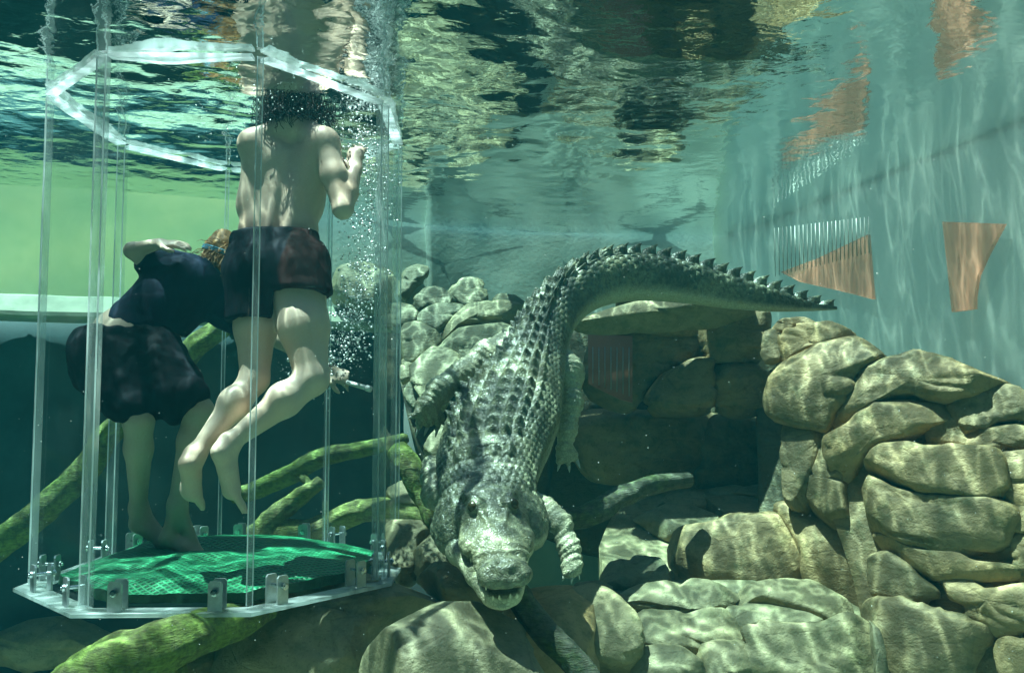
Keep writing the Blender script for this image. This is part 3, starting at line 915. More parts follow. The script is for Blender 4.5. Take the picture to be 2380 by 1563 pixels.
# ------------------------------------------------------------------ driftwood
def log_mesh(pts, rad, seed, n=28, seg=70):
    P = catmull(np.array(pts), seg)
    u = np.linspace(0, len(rad) - 1, seg)
    r = np.interp(u, np.arange(len(rad)), rad)
    r[0] *= 0.75; r[-1] *= 0.75
    P = P + (0.35 * r[:, None]) * np.stack([fbm(P, 4, 2, seed), fbm(P, 4, 2, seed + 9), fbm(P, 4, 2, seed + 18)], -1)
    v, f = tube(P, r, n)
    c = np.repeat(P, n, 0)
    d = nrm(v - c)
    ang = np.tile(np.arange(n) / n * 2 * np.pi, seg)
    s = np.repeat(np.arange(seg) / seg, n)
    rr = np.repeat(r, n)
    q = np.stack([np.cos(ang) * 1.6, np.sin(ang) * 1.6, s * 5], -1)
    v = v + d * (rr * (0.22 * fbm(q, 1.0, 3, seed + 3) + 0.10 * fbm(v, 16, 3, seed + 4)))[:, None]
    return v, f

def log(label, chains, mat, seed):
    """chains: list of (pixel/depth points, radii); the first is the trunk, the rest its limbs"""
    pts = [W(*p) for p in chains[0][0]]
    base = np.array(pts).mean(0); base[2] = np.array(pts)[:, 2].min()
    if len(chains) == 1:
        v, f = log_mesh(pts, chains[0][1], seed)
        return tag(mk('driftwood_log', v, f, M[mat], loc=base), label, 'driftwood')
    t = thing('driftwood_log', base, label, 'driftwood')
    for i, (c, r) in enumerate(chains):
        v, f = log_mesh([W(*p) for p in c], r, seed + 31 * i)
        mk('trunk' if i == 0 else 'branch', v, f, M[mat], t)
    return t
log('long mossy branch rising from the floor behind the left side of the cage', [([(-90,1350,5.5),(0,1265,5.55),(90,1195,5.6),(185,1115,5.65),(245,1020,5.7),(330,940,5.75),(430,830,5.8),(520,755,5.85),(560,735,5.9)], [0.095,0.085,0.08,0.08,0.075,0.07,0.07,0.065,0.05]), ([(235,1030,5.68),(262,985,5.6),(270,955,5.55)], [0.045,0.03,0.02])], 'wood_green', 201)
log('thick bright mossy log slanting up under the cage floor', [([(40,1690,3.2),(170,1605,3.3),(300,1535,3.4),(430,1475,3.55),(540,1447,3.75),(630,1416,3.95)], [0.14,0.13,0.112,0.092,0.066,0.042]), ([(330,1520,3.44),(385,1570,3.48),(400,1660,3.52)], [0.09,0.08,0.08])], 'wood_green', 211)
log('mossy branch with a knot crossing behind the cage', [([(540,1150,6.0),(600,1138,6.0),(670,1105,5.95),(750,1062,5.9),(850,1040,5.85),(945,1018,5.8)], [0.045,0.06,0.06,0.058,0.05,0.035]), ([(690,1095,5.94),(715,1118,5.85),(728,1128,5.8)], [0.035,0.024,0.016])], 'wood_green', 221)
log('forked pale branch standing up behind the green cage floor', [([(560,1300,5.5),(620,1245,5.5),(720,1232,5.5),(830,1192,5.45),(930,1190,5.35),(1020,1215,5.2),(1090,1240,5.1)], [0.08,0.085,0.07,0.065,0.07,0.065,0.05]), ([(600,1250,5.5),(645,1195,5.5),(700,1150,5.5),(748,1115,5.5)], [0.085,0.065,0.05,0.035])], 'wood_pale', 231)
log('short bright green log leaning against the crocodile foreleg', [([(918,1040,5.0),(950,1085,4.95),(985,1150,4.85),(1020,1215,4.75)], [0.055,0.065,0.06,0.05])], 'wood_green', 241)
log('bare grey green branch reaching into the dark grotto', [([(1260,1195,4.75),(1330,1205,4.8),(1400,1190,4.9),(1450,1155,5.0),(1510,1125,5.1),(1605,1112,5.2)], [0.055,0.055,0.06,0.055,0.05,0.04])], 'wood_dark', 251)
log('dark mottled log slanting down from under the crocodile chin', [([(1185,1330,3.95),(1215,1390,3.9),(1270,1470,3.85),(1330,1540,3.8),(1410,1640,3.75)], [0.04,0.05,0.055,0.055,0.055])], 'wood_dark', 261)

# ------------------------------------------------------------------ acrylic cage
OCT = np.array([(-2.03, 4.08), (-1.585, 3.60), (-0.975, 3.62), (-0.565, 4.20), (-0.575, 4.86), (-1.03, 5.38), (-1.63, 5.40), (-2.03, 4.88)])
ZB, ZT = -0.735, WATER_Z - 0.004
OC = OCT.mean(0)
cage = thing('diving_cage', (OC[0], OC[1], ZB - 0.03), 'clear acrylic eight sided diving cage with green net floor', 'cage')
def o3(p, z): return np.array((p[0], p[1], z))
for i in range(8):
    a, c = OCT[i], OCT[(i + 1) % 8]
    t = (c - a) / np.linalg.norm(c - a)
    n = np.array((t[1], -t[0]))
    if n @ (a - OC) < 0: n = -n
    L = np.linalg.norm(c - a)
    mid = (a + c) / 2
    b = MB()
    b.box(o3(mid - n * 0.011, (ZB + ZT) / 2), o3(t * (L / 2 - 0.028), 0), o3(n * 0.010, 0), (0, 0, (ZT - ZB) / 2 - 0.012))
    b.build('panel', M['pane'], cage)
    # sky glow at the waterline put in as white, with a wavy meniscus below
    m = 40
    s = np.linspace(-L / 2 + 0.03, L / 2 - 0.03, m)
    wv = 0.015 + 0.008 * fbm(np.stack([s, 0 * s + i * 7.7, 0 * s], -1), 5, 3, 77 + i)
    if i in (1,): wv = wv + 0.025 * np.exp(-((s + 0.05) / 0.16) ** 2)
    vv = []
    for k2 in range(m):
        p = mid + t * s[k2]
        for off, zz in ((0.014, ZT - 0.001), (0.014, ZT - wv[k2]), (-0.038, ZT - wv[k2] * 0.8), (-0.038, ZT - 0.001)):
            vv.append(o3(p + n * off, zz))
    ff = [(k2 * 4 + j, k2 * 4 + (j + 1) % 4, k2 * 4 + 4 + (j + 1) % 4, k2 * 4 + 4 + j) for k2 in range(m - 1) for j in range(4)] + [(0, 1, 2, 3), (m * 4 - 1, m * 4 - 2, m * 4 - 3, m * 4 - 4)]
    mk('top_edge_glow', vv, ff, M['frost'], cage, False)
for i in range(8):
    a = OCT[i]; n = nrm(a - OC); t = np.array((-n[1], n[0]))
    wide, mat = {0: (0.021, 'post'), 1: (0.021, 'post'), 2: (0.011, 'seam'), 3: (0.030, 'post'), 4: (0.026, 'seam'), 5: (0.010, 'seam'), 6: (0.009, 'seam'), 7: (0.022, 'seam')}[i]
    b = MB()
    b.box(o3(a - n * 0.018, (ZB + ZT) / 2), o3(t * wide, 0), o3(n * 0.014, 0), (0, 0, (ZT - ZB) / 2 - 0.006))
    post = b.build('corner_post', M[mat], cage)
    for sg in (-1, 1):
        b = MB(); b.box(o3(a - n * 0.0025 + t * sg * wide, (ZB + ZT) / 2), o3(t * 0.0022, 0), o3(n * 0.0022, 0), (0, 0, (ZT - ZB) / 2 - 0.008)); b.build('polished_edge', M['frost'], post)
# base plate ring
ou = OC + (OCT - OC) * 1.065; inn = OC + (OCT - OC) * 0.94
V = [o3(p, z) for ring in (ou, inn) for z in (ZB - 0.020, ZB - 0.006) for p in ring]
f = []
for i in range(8):
    j = (i + 1) % 8
    f += [(i, j, 8 + j, 8 + i), (8 + i, 8 + j, 24 + j, 24 + i), (16 + j, 16 + i, 24 + i, 24 + j), (16 + i, 16 + j, j, i)]
mk('base_plate', V, f, M['rim'], cage, False)
# lower rim of each panel
# brackets: pairs of rounded metal tabs clamped through the panel by a bolt
tab = [(-0.026, 0), (0.026, 0), (0.026, 0.098), (0.019, 0.108), (-0.019, 0.108), (-0.026, 0.098)]
for i in range(8):
    a, c = OCT[i], OCT[(i + 1) % 8]
    L = np.linalg.norm(c - a); t = (c - a) / L
    n = np.array((t[1], -t[0]))
    if n @ (a - OC) < 0: n = -n
    for s in ((0.2, 0.8) if L > 0.5 else (0.28, 0.74)):
        p = a + (c - a) * s
        for off in (0.018, -0.046):
            b = MB()
            vv = [o3(p + t * x + n * (off + e), ZB - 0.006 + z) for e in (-0.004, 0.004) for x, z in tab]
            ff = [tuple(range(5, -1, -1)), tuple(range(6, 12))] + [(k2, (k2 + 1) % 6, 6 + (k2 + 1) % 6, 6 + k2) for k2 in range(6)]
            b.add(vv, ff)
            br = b.build('bracket', M['metal'], cage)
            if off > 0:
                b = MB()
                b.tube([o3(p + n * e, ZB + 0.062) for e in (0.040, 0.0365, 0.036, 0.024, 0.0235, 0.0, -0.0515, -0.052, -0.064, -0.0645, -0.070)],
                       [0.007, 0.007, 0.014, 0.014, 0.007, 0.007, 0.007, 0.014, 0.014, 0.007, 0.007], 10)
                b.build('bolt', M['bolt'], br)
# green net floor, sagging between its ties, with a gathered skirt
th = np.linspace(0, 2 * np.pi, 160, endpoint=False)
def oct_r(th, k=0.86):
    P = OCT - OC
    out = []
    for a in th:
        d = np.array((math.cos(a), math.sin(a))); best = 9
        for i in range(8):
            p, q = P[i] * k, P[(i + 1) % 8] * k
            den = d[0] * (q - p)[1] - d[1] * (q - p)[0]
            if abs(den) < 1e-9: continue
            r = (p[0] * (q - p)[1] - p[1] * (q - p)[0]) / den
            u = (p[0] * d[1] - p[1] * d[0]) / den
            if r > 0 and -1e-6 <= u <= 1 + 1e-6: best = min(best, r)
        out.append(best)
    return np.array(out)
R = oct_r(th)
rr = np.linspace(0, 1, 60)[1:]
X = OC[0] + rr[:, None] * (R * np.cos(th))[None]; Y = OC[1] + rr[:, None] * (R * np.sin(th))[None]
P = np.stack([X, Y, 0 * X], -1)
Z = ZB + 0.035 + 0.075 * (1 - rr[:, None] ** 2.5) + 0.05 * fbm(P * np.array((0.7, 1.5, 1)), 2.2, 2, 5) * (1 - rr[:, None] ** 4) + 0.012 * fbm(P, 7, 2, 6)
V = np.concatenate([np.stack([X, Y, Z], -1).reshape(-1, 3), [[OC[0], OC[1], Z[0].mean()]]])
nf = [(i * 160 + j, (i + 1) * 160 + j, (i + 1) * 160 + (j + 1) % 160, i * 160 + (j + 1) % 160) for i in range(len(rr) - 1) for j in range(160)]
nf += [(len(V) - 1, j, (j + 1) % 160) for j in range(160)]
net = mk('net_floor', V, nf, M['net'], cage)
sk = []
edge = np.stack([X[-1], Y[-1], Z[-1]], -1)
pl = 1 + 0.012 * np.sin(np.arange(160) * np.pi / 2.0)
for kz in (0.0, 0.5, 1.0):
    e = edge.copy(); e[:, :2] = OC + (e[:, :2] - OC) * (1 + (pl[:, None] - 1) * kz); e[:, 2] = edge[:, 2] * (1 - kz) + (ZB - 0.004) * kz
    sk.append(e)
V = np.concatenate(sk)
mk('net_skirt', V, [(i * 160 + j, i * 160 + (j + 1) % 160, (i + 1) * 160 + (j + 1) % 160, (i + 1) * 160 + j) for i in range(2) for j in range(160)], M['net_dark'], net)

# ------------------------------------------------------------------ terracotta panels added on the side wall in place of glass reflections
def m_reflection():
    k = NT('reflection_film')
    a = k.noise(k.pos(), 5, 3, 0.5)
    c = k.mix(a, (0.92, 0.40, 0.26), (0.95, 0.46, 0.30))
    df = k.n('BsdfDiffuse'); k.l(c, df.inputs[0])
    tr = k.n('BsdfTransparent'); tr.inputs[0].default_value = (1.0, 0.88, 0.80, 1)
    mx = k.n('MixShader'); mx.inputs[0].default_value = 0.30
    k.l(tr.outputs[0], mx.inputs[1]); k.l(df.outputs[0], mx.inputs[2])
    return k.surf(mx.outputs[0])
M['reflection_orange'] = m_reflection()
M['reflection_rail'] = m_plain('reflection_paint', (0.50, 0.50, 0.45), 0.5, 20, 0.1, 0.05)
def reflection_panel(px, label):
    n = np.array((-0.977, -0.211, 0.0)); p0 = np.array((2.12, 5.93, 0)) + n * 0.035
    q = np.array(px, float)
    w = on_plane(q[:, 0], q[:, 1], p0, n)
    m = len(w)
    o = mk('reflection_panel', np.concatenate([w, w - n * 0.02]), [tuple(range(m)), tuple(range(2 * m - 1, m - 1, -1))] + [(i, m + i, m + (i + 1) % m, (i + 1) % m) for i in range(m)], M['reflection_orange'], None, False)
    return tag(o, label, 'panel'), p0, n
reflection_panel([(2190, 515), (2332, 520), (2295, 590), (2272, 640), (2264, 690), (2264, 718), (2212, 725)], 'plain salmon coloured panel with a slanting edge on the misty side wall')
pn, p0, n = reflection_panel([(1815, 632), (1900, 600), (2016, 545), (2028, 695), (1950, 675), (1860, 655)], 'salmon coloured panel with thin pale railing on the side wall by the tail tip')
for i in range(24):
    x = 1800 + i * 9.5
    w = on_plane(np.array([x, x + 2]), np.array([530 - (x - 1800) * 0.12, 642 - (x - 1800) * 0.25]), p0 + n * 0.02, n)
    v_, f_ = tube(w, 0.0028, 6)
    mk('reflection_rail', v_, f_, M['reflection_rail'], pn)

# made-up slatted cover above the water, out of view, added to darken the grotto
roof = thing('added_shade_blocker', (0.20, 6.4, 1.9), 'slatted timber shade roof above the water over the grotto', 'roof')
M['blocker_timber'] = m_plain('blocker_timber', (0.16, 0.12, 0.08), 0.7, 8, 0.3, 0.3)
for i in range(5):
    b = MB(); b.box((0.14, 6.06 + i * 0.156, 1.94), (0.48, 0, 0), (0, 0.0765, 0), (0, 0, 0.02)); b.build('blocker_plank', M['blocker_timber'], roof)
for x in (-0.28, 0.56):
    b = MB(); b.box((x, 6.37, 1.89), (0.03, 0, 0), (0, 0.39, 0), (0, 0, 0.028)); b.build('blocker_beam', M['blocker_timber'], roof)

n = nrm((-0.06, -0.93, 0.30)); p0 = GP + n * 0.12  # reddish reflection in the viewing glass, modelled as a flat panel
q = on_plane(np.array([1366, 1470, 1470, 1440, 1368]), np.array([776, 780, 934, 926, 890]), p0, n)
sl = mk('slatted_reflection', np.concatenate([q, q - n * 0.02]), [(4, 3, 2, 1, 0), (5, 6, 7, 8, 9)] + [((i + 1) % 5, 5 + (i + 1) % 5, 5 + i, i) for i in range(5)], m_plain('reflection_dark', (0.40, 0.16, 0.10), 0.6, 5, 0.15, 0.1), None, False)
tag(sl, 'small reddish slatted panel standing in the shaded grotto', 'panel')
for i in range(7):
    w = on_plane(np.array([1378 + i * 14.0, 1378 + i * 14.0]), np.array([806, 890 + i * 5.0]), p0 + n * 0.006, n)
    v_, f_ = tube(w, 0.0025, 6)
    mk('reflection_slat', v_, f_, M['reflection_rail'], sl)

# ------------------------------------------------------------------ crocodile
def m_croc():
    k = NT('crocodile_hide'); p = k.pos()
    at = k.n('Attribute'); at.attribute_name = 'pale'
    big = k.noise(p, 6, 4, 0.6); sp = k.noise(p, 38, 4, 0.7); blot = k.noise(p, 3.6, 3, 0.6, 0.4)
    sc = k.voro(p, 62, 'F1'); ed = k.voro(p, 62, 'DISTANCE_TO_EDGE')
    c = k.mix(k.ramp(big, [(0.35, 0.0), (0.65, 1.0)]), (0.09, 0.105, 0.06), (0.24, 0.25, 0.155))
    c = k.mix(k.ramp(sp, [(0.40, 0.75), (0.56, 0.0)]), c, (0.035, 0.045, 0.03))
    c = k.mix(k.ramp(blot, [(0.36, 0.65), (0.50, 0.0)]), c, (0.05, 0.06, 0.04))
    c = k.mix(k.ramp(blot, [(0.54, 0.0), (0.70, 0.45)]), c, (0.34, 0.32, 0.17))
    pale = k.mix(k.ramp(sp, [(0.3, 0.35), (0.55, 0.0)]), (0.52, 0.50, 0.33), (0.25, 0.27, 0.18))
    c = k.mix(at.outputs['Fac'], c, pale)
    c = k.mix(0.5, c, k.ramp(ed, [(0.0, 0.35), (0.12, 1.0)]), 'MULTIPLY')
    n = k.bump(sc, -0.55, 0.008) if False else k.bump(k.ramp(ed, [(0.0, 0.0), (0.25, 1.0)]), 0.35, 0.005)
    n = k.bump(sp, 0.4, 0.006, n)
    k.principled(c, 0.42, n, 0.5)
    return k.m
M['croc'] = m_croc()
M['tooth'] = m_plain('tooth', (0.62, 0.58, 0.42), 0.35, 30, 0.15, 0.1)
M['eye'] = m_plain('croc_eye', (0.035, 0.032, 0.014), 0.25, 60, 0.5, 0.0, 0.4)
M['claw'] = m_plain('claw', (0.5, 0.5, 0.42), 0.4, 30, 0.2, 0.1)

ctl = [((1140,1215,4.02), .17,.10,.14), ((1134,1160,4.17), .205,.12,.16), ((1134,1110,4.34), .225,.13,.17), ((1142,1050,4.55), .27,.15,.20),
       ((1165,985,4.78), .305,.17,.22), ((1190,920,4.98), .295,.17,.21), ((1220,855,5.17), .245,.16,.18), ((1250,795,5.34), .19,.15,.16),
       ((1288,732,5.50), .15,.15,.15), ((1338,682,5.63), .125,.155,.155),
       ((1405,652,5.76), .105,.16,.155), ((1490,645,5.88), .085,.155,.15), ((1590,657,5.98), .066,.14,.135), ((1692,679,6.07), .048,.112,.108), ((1800,699,6.13), .031,.075,.072), ((1880,710,6.17), .018,.036,.036), ((1945,716,6.2), .005,.011,.011)]
def cd(d): return 4.14 + (d - 4.14) * 0.80
ctl = [((c[0][0], c[0][1], cd(c[0][2])),) + c[1:] for c in ctl]
CP = np.array([W(*c[0]) for c in ctl]); CW = np.array([c[1:] for c in ctl]) * np.interp(np.arange(len(ctl)), [0, 2, 4, 7, 16], [1, 0.98, 0.90, 0.86, 0.93])[:, None]
NR, NA = 620, 256
path = catmull(CP, NR); prof = catmull(CW, NR)
ci = np.linspace(0, len(ctl) - 1, NR)                     # control index along the body
seg = np.concatenate([[0], np.cumsum(np.linalg.norm(np.diff(path, axis=0), axis=1))])
fw = -nrm(np.gradient(path, axis=0))
side = nrm(np.cross(np.array((0, 0, 1.0)), fw))
upv = np.cross(fw, side)
roll = np.radians(np.interp(ci, [0, 3, 7, 10, 16], [-4, -9, -6, 0, 6]))
S2 = side * np.cos(roll)[:, None] - upv * np.sin(roll)[:, None]*-1
U2 = upv * np.cos(roll)[:, None] + side * np.sin(roll)[:, None]
S2 = nrm(np.cross(U2, fw))
th = np.linspace(-np.pi, np.pi, NA, endpoint=False)
ct, st = np.cos(th), np.sin(th)
sx = np.sign(st) * np.abs(st) ** 0.86
zz = np.where(ct > 0, prof[:, 1:2] * np.abs(ct)[None] ** 0.85, -prof[:, 2:3] * np.abs(ct)[None] ** 0.8)
V = path[:, None, :] + S2[:, None, :] * (prof[:, 0:1] * sx[None])[..., None] + U2[:, None, :] * zz[..., None]
Nn = nrm(S2[:, None, :] * (st[None] / np.maximum(prof[:, 0:1], 0.02))[..., None] + U2[:, None, :] * (ct[None] / np.maximum(np.where(ct[None] > 0, prof[:, 1:2], prof[:, 2:3]), 0.02))[..., None])
s = seg[:, None]; T = th[None]
# keeled back scutes in cross rows
def scute(dth, pitch, hgt, off, tmax, s0):
    u = T / dth; ui = np.floor(u); uf = u - ui - 0.5
    v = (s + off * 0) / pitch; vi = np.floor(v); vf = v - vi
    rnd = 1.3 * _hash(ui.astype(np.int64) + 0 * vi.astype(np.int64), vi.astype(np.int64) + 0 * ui.astype(np.int64), np.zeros_like(vi * ui).astype(np.int64), 5)
    keel = np.clip(1 - (np.abs(uf) / 0.40), 0, 1) ** 0.9
    ramp = np.clip((vf - 0.12) / 0.58, 0, 1) ** 1.5 * np.clip((0.97 - vf) / 0.16, 0, 1)
    plate = np.clip((0.5 - np.abs(uf)) / 0.10, 0, 1) * np.clip(vf / 0.12, 0, 1) * np.clip((1 - vf) / 0.12, 0, 1)
    return hgt * (1 + 0.25 * rnd) * keel * ramp + 0.007 * plate
cI = ci[:, None]
m_tr = np.clip((cI - 2.5) / 0.3, 0, 1) * np.clip((11.0 - cI) / 1.5, 0, 1)
tlim = np.interp(cI, [2, 3, 4, 5.5, 7, 8.5, 10], [0.55, 0.80, 0.98, 0.98, 0.85, 0.72, 0.62])
m_th = np.clip((tlim - np.abs(T)) / 0.10, 0, 1)
dth = 0.25
D = scute(dth, 0.080, 0.034, 0, 1, 0) * m_tr * m_th
# nuchal shields on the neck
m_nu = np.clip((cI - 1.75) / 0.15, 0, 1) * np.clip((2.5 - cI) / 0.15, 0, 1) * (np.abs(T) < 0.62)
D = D + scute(0.31, 0.12, 0.03, 0, 1, 0) * m_nu
# round flank scales
uu = (T * prof[:, 0:1].clip(0.03)) / 0.036; vv = s / 0.040
uo = uu + 0.5 * (np.floor(vv) % 2)
f1 = uo - np.floor(uo) - 0.5; f2 = vv - np.floor(vv) - 0.5
D = D + (1 - m_tr * m_th) * 0.0065 * np.clip(1 - (f1 ** 2 + f2 ** 2) * 4.2, 0, 1) ** 0.6 * np.clip(1.25 - np.abs(T) / 2.3, 0, 1) * np.clip((15.5 - cI) / 2, 0, 1)
# loose folds on the flank
D = D + 0.007 * np.sin(T * 9 + 3 * fbm(V, 3, 2, 3)) * np.clip((np.abs(T) - 1.0) / 0.4, 0, 1) * np.clip((7.5 - cI) / 2, 0, 1)
D = D + 0.010 * fbm(V, 5, 3, 66) * np.clip((13 - cI) / 6, 0.1, 1)
V = V + Nn * D[..., None]
cv = V.reshape(-1, 3)
i, j = np.meshgrid(np.arange(NR - 1), np.arange(NA), indexing='ij')
a = (i * NA + j).ravel(); b_ = (i * NA + (j + 1) % NA).ravel()
cf = np.stack([a, b_, b_ + NA, a + NA], -1).tolist()
cf += [tuple(range(NA - 1, -1, -1)), tuple((NR - 1) * NA + j for j in range(NA))]
pale = np.clip((np.abs(T) - 1.75) / 0.5, 0, 1) * np.ones_like(s) * 0.85
cpale = list(pale.reshape(-1))
CV, CF = [cv], list(cf); off = len(cv)
def add_part(v, f, p):
    global off
    CV.append(np.asarray(v, float)); CF.extend([tuple(int(x) + off for x in q) for q in f]); off += len(v)
    cpale.extend(np.broadcast_to(p, (len(v),)).tolist())

# tail crest blades
def blade(base, fwd, up, sd_, L, H, thick):
    pr = []
    for fr, hh, tw in ((-0.5, -0.12, 1.0), (0.1, -0.12, 1.0), (0.5, -0.12, 0.6), (-0.30, 0.45, 0.6), (0.12, 0.45, 0.6), (0.47, 0.4, 0.4), (0.18, 0.78, 0.35), (0.50, 0.72, 0.25), (0.62, 1.0, 0.08)):
        for sg in (-1, 1):
            pr.append(base - fwd * (fr * L) + up * (hh * H) + sd_ * (sg * thick * tw * 0.5))
    q = []
    for r in ((0, 1, 4, 3), (1, 2, 5, 4), (3, 4, 6), (4, 5, 7, 6), (6, 7, 8)):
        q.append(tuple(2 * x for x in r)); q.append(tuple(2 * x + 1 for x in r[::-1]))
    for x, y in ((0, 3), (3, 6), (6, 8), (8, 7), (7, 5), (5, 2)):
        q.append((2 * x + 1, 2 * x, 2 * y, 2 * y + 1))
    return pr, q
sp_pos = np.interp(np.arange(7.6, 15.6, 0.25), np.arange(len(ctl)), np.arange(len(ctl)))
dist = np.interp(7.3, ci, seg)
while dist < np.interp(15.6, ci, seg):
    r = int(np.interp(dist, seg, np.arange(NR)))
    c_ = ci[r]
    two = c_ < 10.6
    H = np.interp(c_, [7.3, 9, 11, 13.5, 15.6], [0.04, 0.052, 0.068, 0.070, 0.035])
    for sg in ((-1, 1) if two else (0,)):
        ang = sg * np.interp(c_, [7.3, 9, 10.6], [0.62, 0.5, 0.22])
        p = path[r] + S2[r] * prof[r, 0] * math.sin(ang) + U2[r] * prof[r, 1] * math.cos(ang) ** 0.85
        u_ = nrm(U2[r] * math.cos(ang) + S2[r] * math.sin(ang) * 0.8)
        v_, f_ = blade(p, fw[r], u_, S2[r], 0.10, H, 0.024)
        add_part(v_, f_, 0.0)
    dist += 0.088

# head
hN, hT = W(1136, 1168, 4.14), W(1174, 1350, 3.58)
hf = nrm(hT - hN)
hs = nrm(np.cross((0, 0, 1.0), hf)); hu = np.cross(hf, hs)
ra = math.radians(-4)
hu, hs = hu * math.cos(ra) + hs * math.sin(ra), hs * math.cos(ra) - hu * math.sin(ra)
HL = np.linalg.norm(hT - hN)
g = SDF((-0.33, -0.2, -0.33), (0.33, 0.90, 0.24), 0.0062)
g.ell((0, 0.02, -0.02), (0.20, 0.24, 0.135), 0.05)
g.ell((0, 0.17, 0.015), (0.135, 0.17, 0.085), 0.05)
g.ell((0, 0.14, 0.072), (0.100, 0.105, 0.034), 0.03)
for sg in (-1, 1):
    g.ell((sg * 0.165, 0.06, -0.075), (0.085, 0.21, 0.105), 0.06)
    g.ell((sg * 0.068, 0.235, 0.088), (0.036, 0.052, 0.036), 0.018)
    g.cap((sg * 0.105, 0.10, 0.085), (sg * 0.075, 0.20, 0.112), 0.014, 0.016, 0.02)
    g.cap((sg * 0.052, 0.29, 0.085), (sg * 0.026, 0.41, 0.070), 0.011, 0.008, 0.012)
    g.ell((sg * 0.118, 0.36, -0.010), (0.035, 0.12, 0.045), 0.03)
    g.ell((sg * 0.082, 0.53, -0.012), (0.030, 0.09, 0.036), 0.03)
    g.ell((sg * 0.060, 0.70, -0.004), (0.034, 0.050, 0.036), 0.03)
g.chain([(0, 0.24, 0.02), (0, 0.40, 0.005), (0, 0.56, 0.0), (0, 0.68, 0.0), (0, 0.715, 0.0)], [0.135, 0.118, 0.094, 0.085, 0.082], 0.03, 'u', ((0, 0, 1), 0.52))
g.ell((0, 0.70, 0.036), (0.058, 0.062, 0.028), 0.02)
g.ell((0, 0.705, 0.066), (0.034, 0.036, 0.010), 0.01, 's')
for sg in (-1, 1): g.ell((sg * 0.016, 0.71, 0.062), (0.011, 0.016, 0.012), 0.006, 's')
g2 = SDF((-0.33, -0.2, -0.33), (0.33, 0.90, 0.24), 0.0062)      # lower jaw
for sg in (-1, 1):
    g2.chain([(sg * 0.17 - 0.01, 0.05, -0.10), (sg * 0.125 - 0.02, 0.28, -0.095), (sg * 0.078 - 0.012, 0.50, -0.088), (sg * 0.036, 0.69, -0.085)], [0.062, 0.048, 0.038, 0.034], 0.03)
g2.ell((-0.01, 0.40, -0.11), (0.105, 0.37, 0.042), 0.04)
g2.ell((0, 0.70, -0.088), (0.05, 0.045, 0.034), 0.03)
g2.ell((0, 0.55, -0.055), (0.075, 0.22, 0.028), 0.02, 's')
g.f = np.minimum(g.f, g2.f)
hv, hq = g.mesh()
hv = smooth_mesh(hv, hq, 1, 0.4)
hn = vertex_normals(hv, hq)
low = np.clip((-hv[:, 2] - 0.060) / 0.02, 0, 1) * np.clip((hv[:, 1] - 0.12) / 0.2, 0, 1)
neckish = np.clip(1 - hv[:, 1] / 0.30, 0, 1)
sc = hv / 0.024; ip = np.floor(sc); fp = sc - ip - 0.5
hv = hv + hn * ((0.006 * fbm(hv, 24, 3, 8) + 0.009 * fbm(hv * np.array((1, 0.6, 1)), 9, 3, 18)) * (1 - 0.6 * low) * np.where(hv[:, 1] > 0.42, 1.25, 0.8))[:, None]
hv = hv + hn * (0.006 * neckish * np.clip(1 - (fp ** 2).sum(1) * 3.0, 0, 1))[:, None]
# ridges across the snout behind the nose
hv = hv + hn * (0.007 * np.sin(hv[:, 1] * 90 + 4 * fbm(hv, 14, 2, 4)) * np.exp(-((hv[:, 1] - 0.58) / 0.07) ** 2) * (hv[:, 2] > 0))[:, None]
def hw(p):
    p = np.asarray(p, float).reshape(-1, 3)
    return hN + p[:, 0:1] * hs + (p[:, 1:2] * (HL / 0.755)) * hf + p[:, 2:3] * hu
add_part(hw(hv), hq.tolist(), low * 0.9 + 0.12 * np.clip((hv[:, 1] - 0.25) / 0.2, 0, 1))

# legs
def leg(chain, rad, toes, seed, claw=True):
    pts = [W(p[0], p[1], cd(p[2])) for p in chain]
    tp = [[W(p[0], p[1], cd(p[2])) for p in t] for t in toes]
    allp = np.array(pts + [q for t in tp for q in t])
    g = SDF(allp.min(0) - 0.13, allp.max(0) + 0.13, 0.009)
    g.chain(pts, rad, 0.04)
    for t in tp:
        g.chain([pts[-1]] + t, [rad[-1] * 0.75] + [0.020] * (len(t) - 1) + [0.011], 0.025)
    v, q = g.mesh()
    n = vertex_normals(v, q)
    ax = nrm(pts[-1] - pts[0])
    v = v + n * (0.0028 * np.sin((v @ ax) * 190 + 5 * fbm(v, 9, 2, seed)) + 0.010 * fbm(v, 12, 3, seed))[:, None]
    add_part(v, q.tolist(), 0.65)
    return tp
claws = []
claws += leg([(1200,800,5.38),(1135,832,5.26),(1075,868,5.12),(1022,905,5.02),(992,945,4.97)], [0.10,0.088,0.066,0.062,0.056],
    [[(978,960,4.93),(960,966,4.90)], [(980,975,4.95),(972,997,4.93)], [(1002,975,4.98),(992,996,4.96)], [(1024,970,5.02),(1016,998,5.0)]], 301)
claws += leg([(1290,830,5.36),(1318,865,5.28),(1328,930,5.2),(1318,1000,5.16),(1312,1040,5.14)], [0.10,0.085,0.055,0.045,0.04],
    [[(1305,1062,5.12),(1300,1078,5.1)], [(1320,1062,5.12),(1322,1080,5.1)], [(1334,1056,5.14),(1342,1072,5.12)]], 311)
leg([(1060,1165,4.36),(1015,1150,4.42),(1005,1105,4.52),(1004,1082,4.58)], [0.085,0.06,0.05,0.042], [[(1000,1072,4.6),(997,1070,4.61)], [(1012,1072,4.62),(1014,1068,4.64)]], 321)
claws += leg([(1215,1170,4.34),(1265,1185,4.28),(1305,1215,4.2),(1322,1270,4.14),(1328,1305,4.1)], [0.075,0.055,0.044,0.041,0.037],
    [[(1318,1322,4.07),(1314,1330,4.06)], [(1328,1326,4.06),(1328,1334,4.05)], [(1338,1318,4.08),(1341,1326,4.07)]], 331)

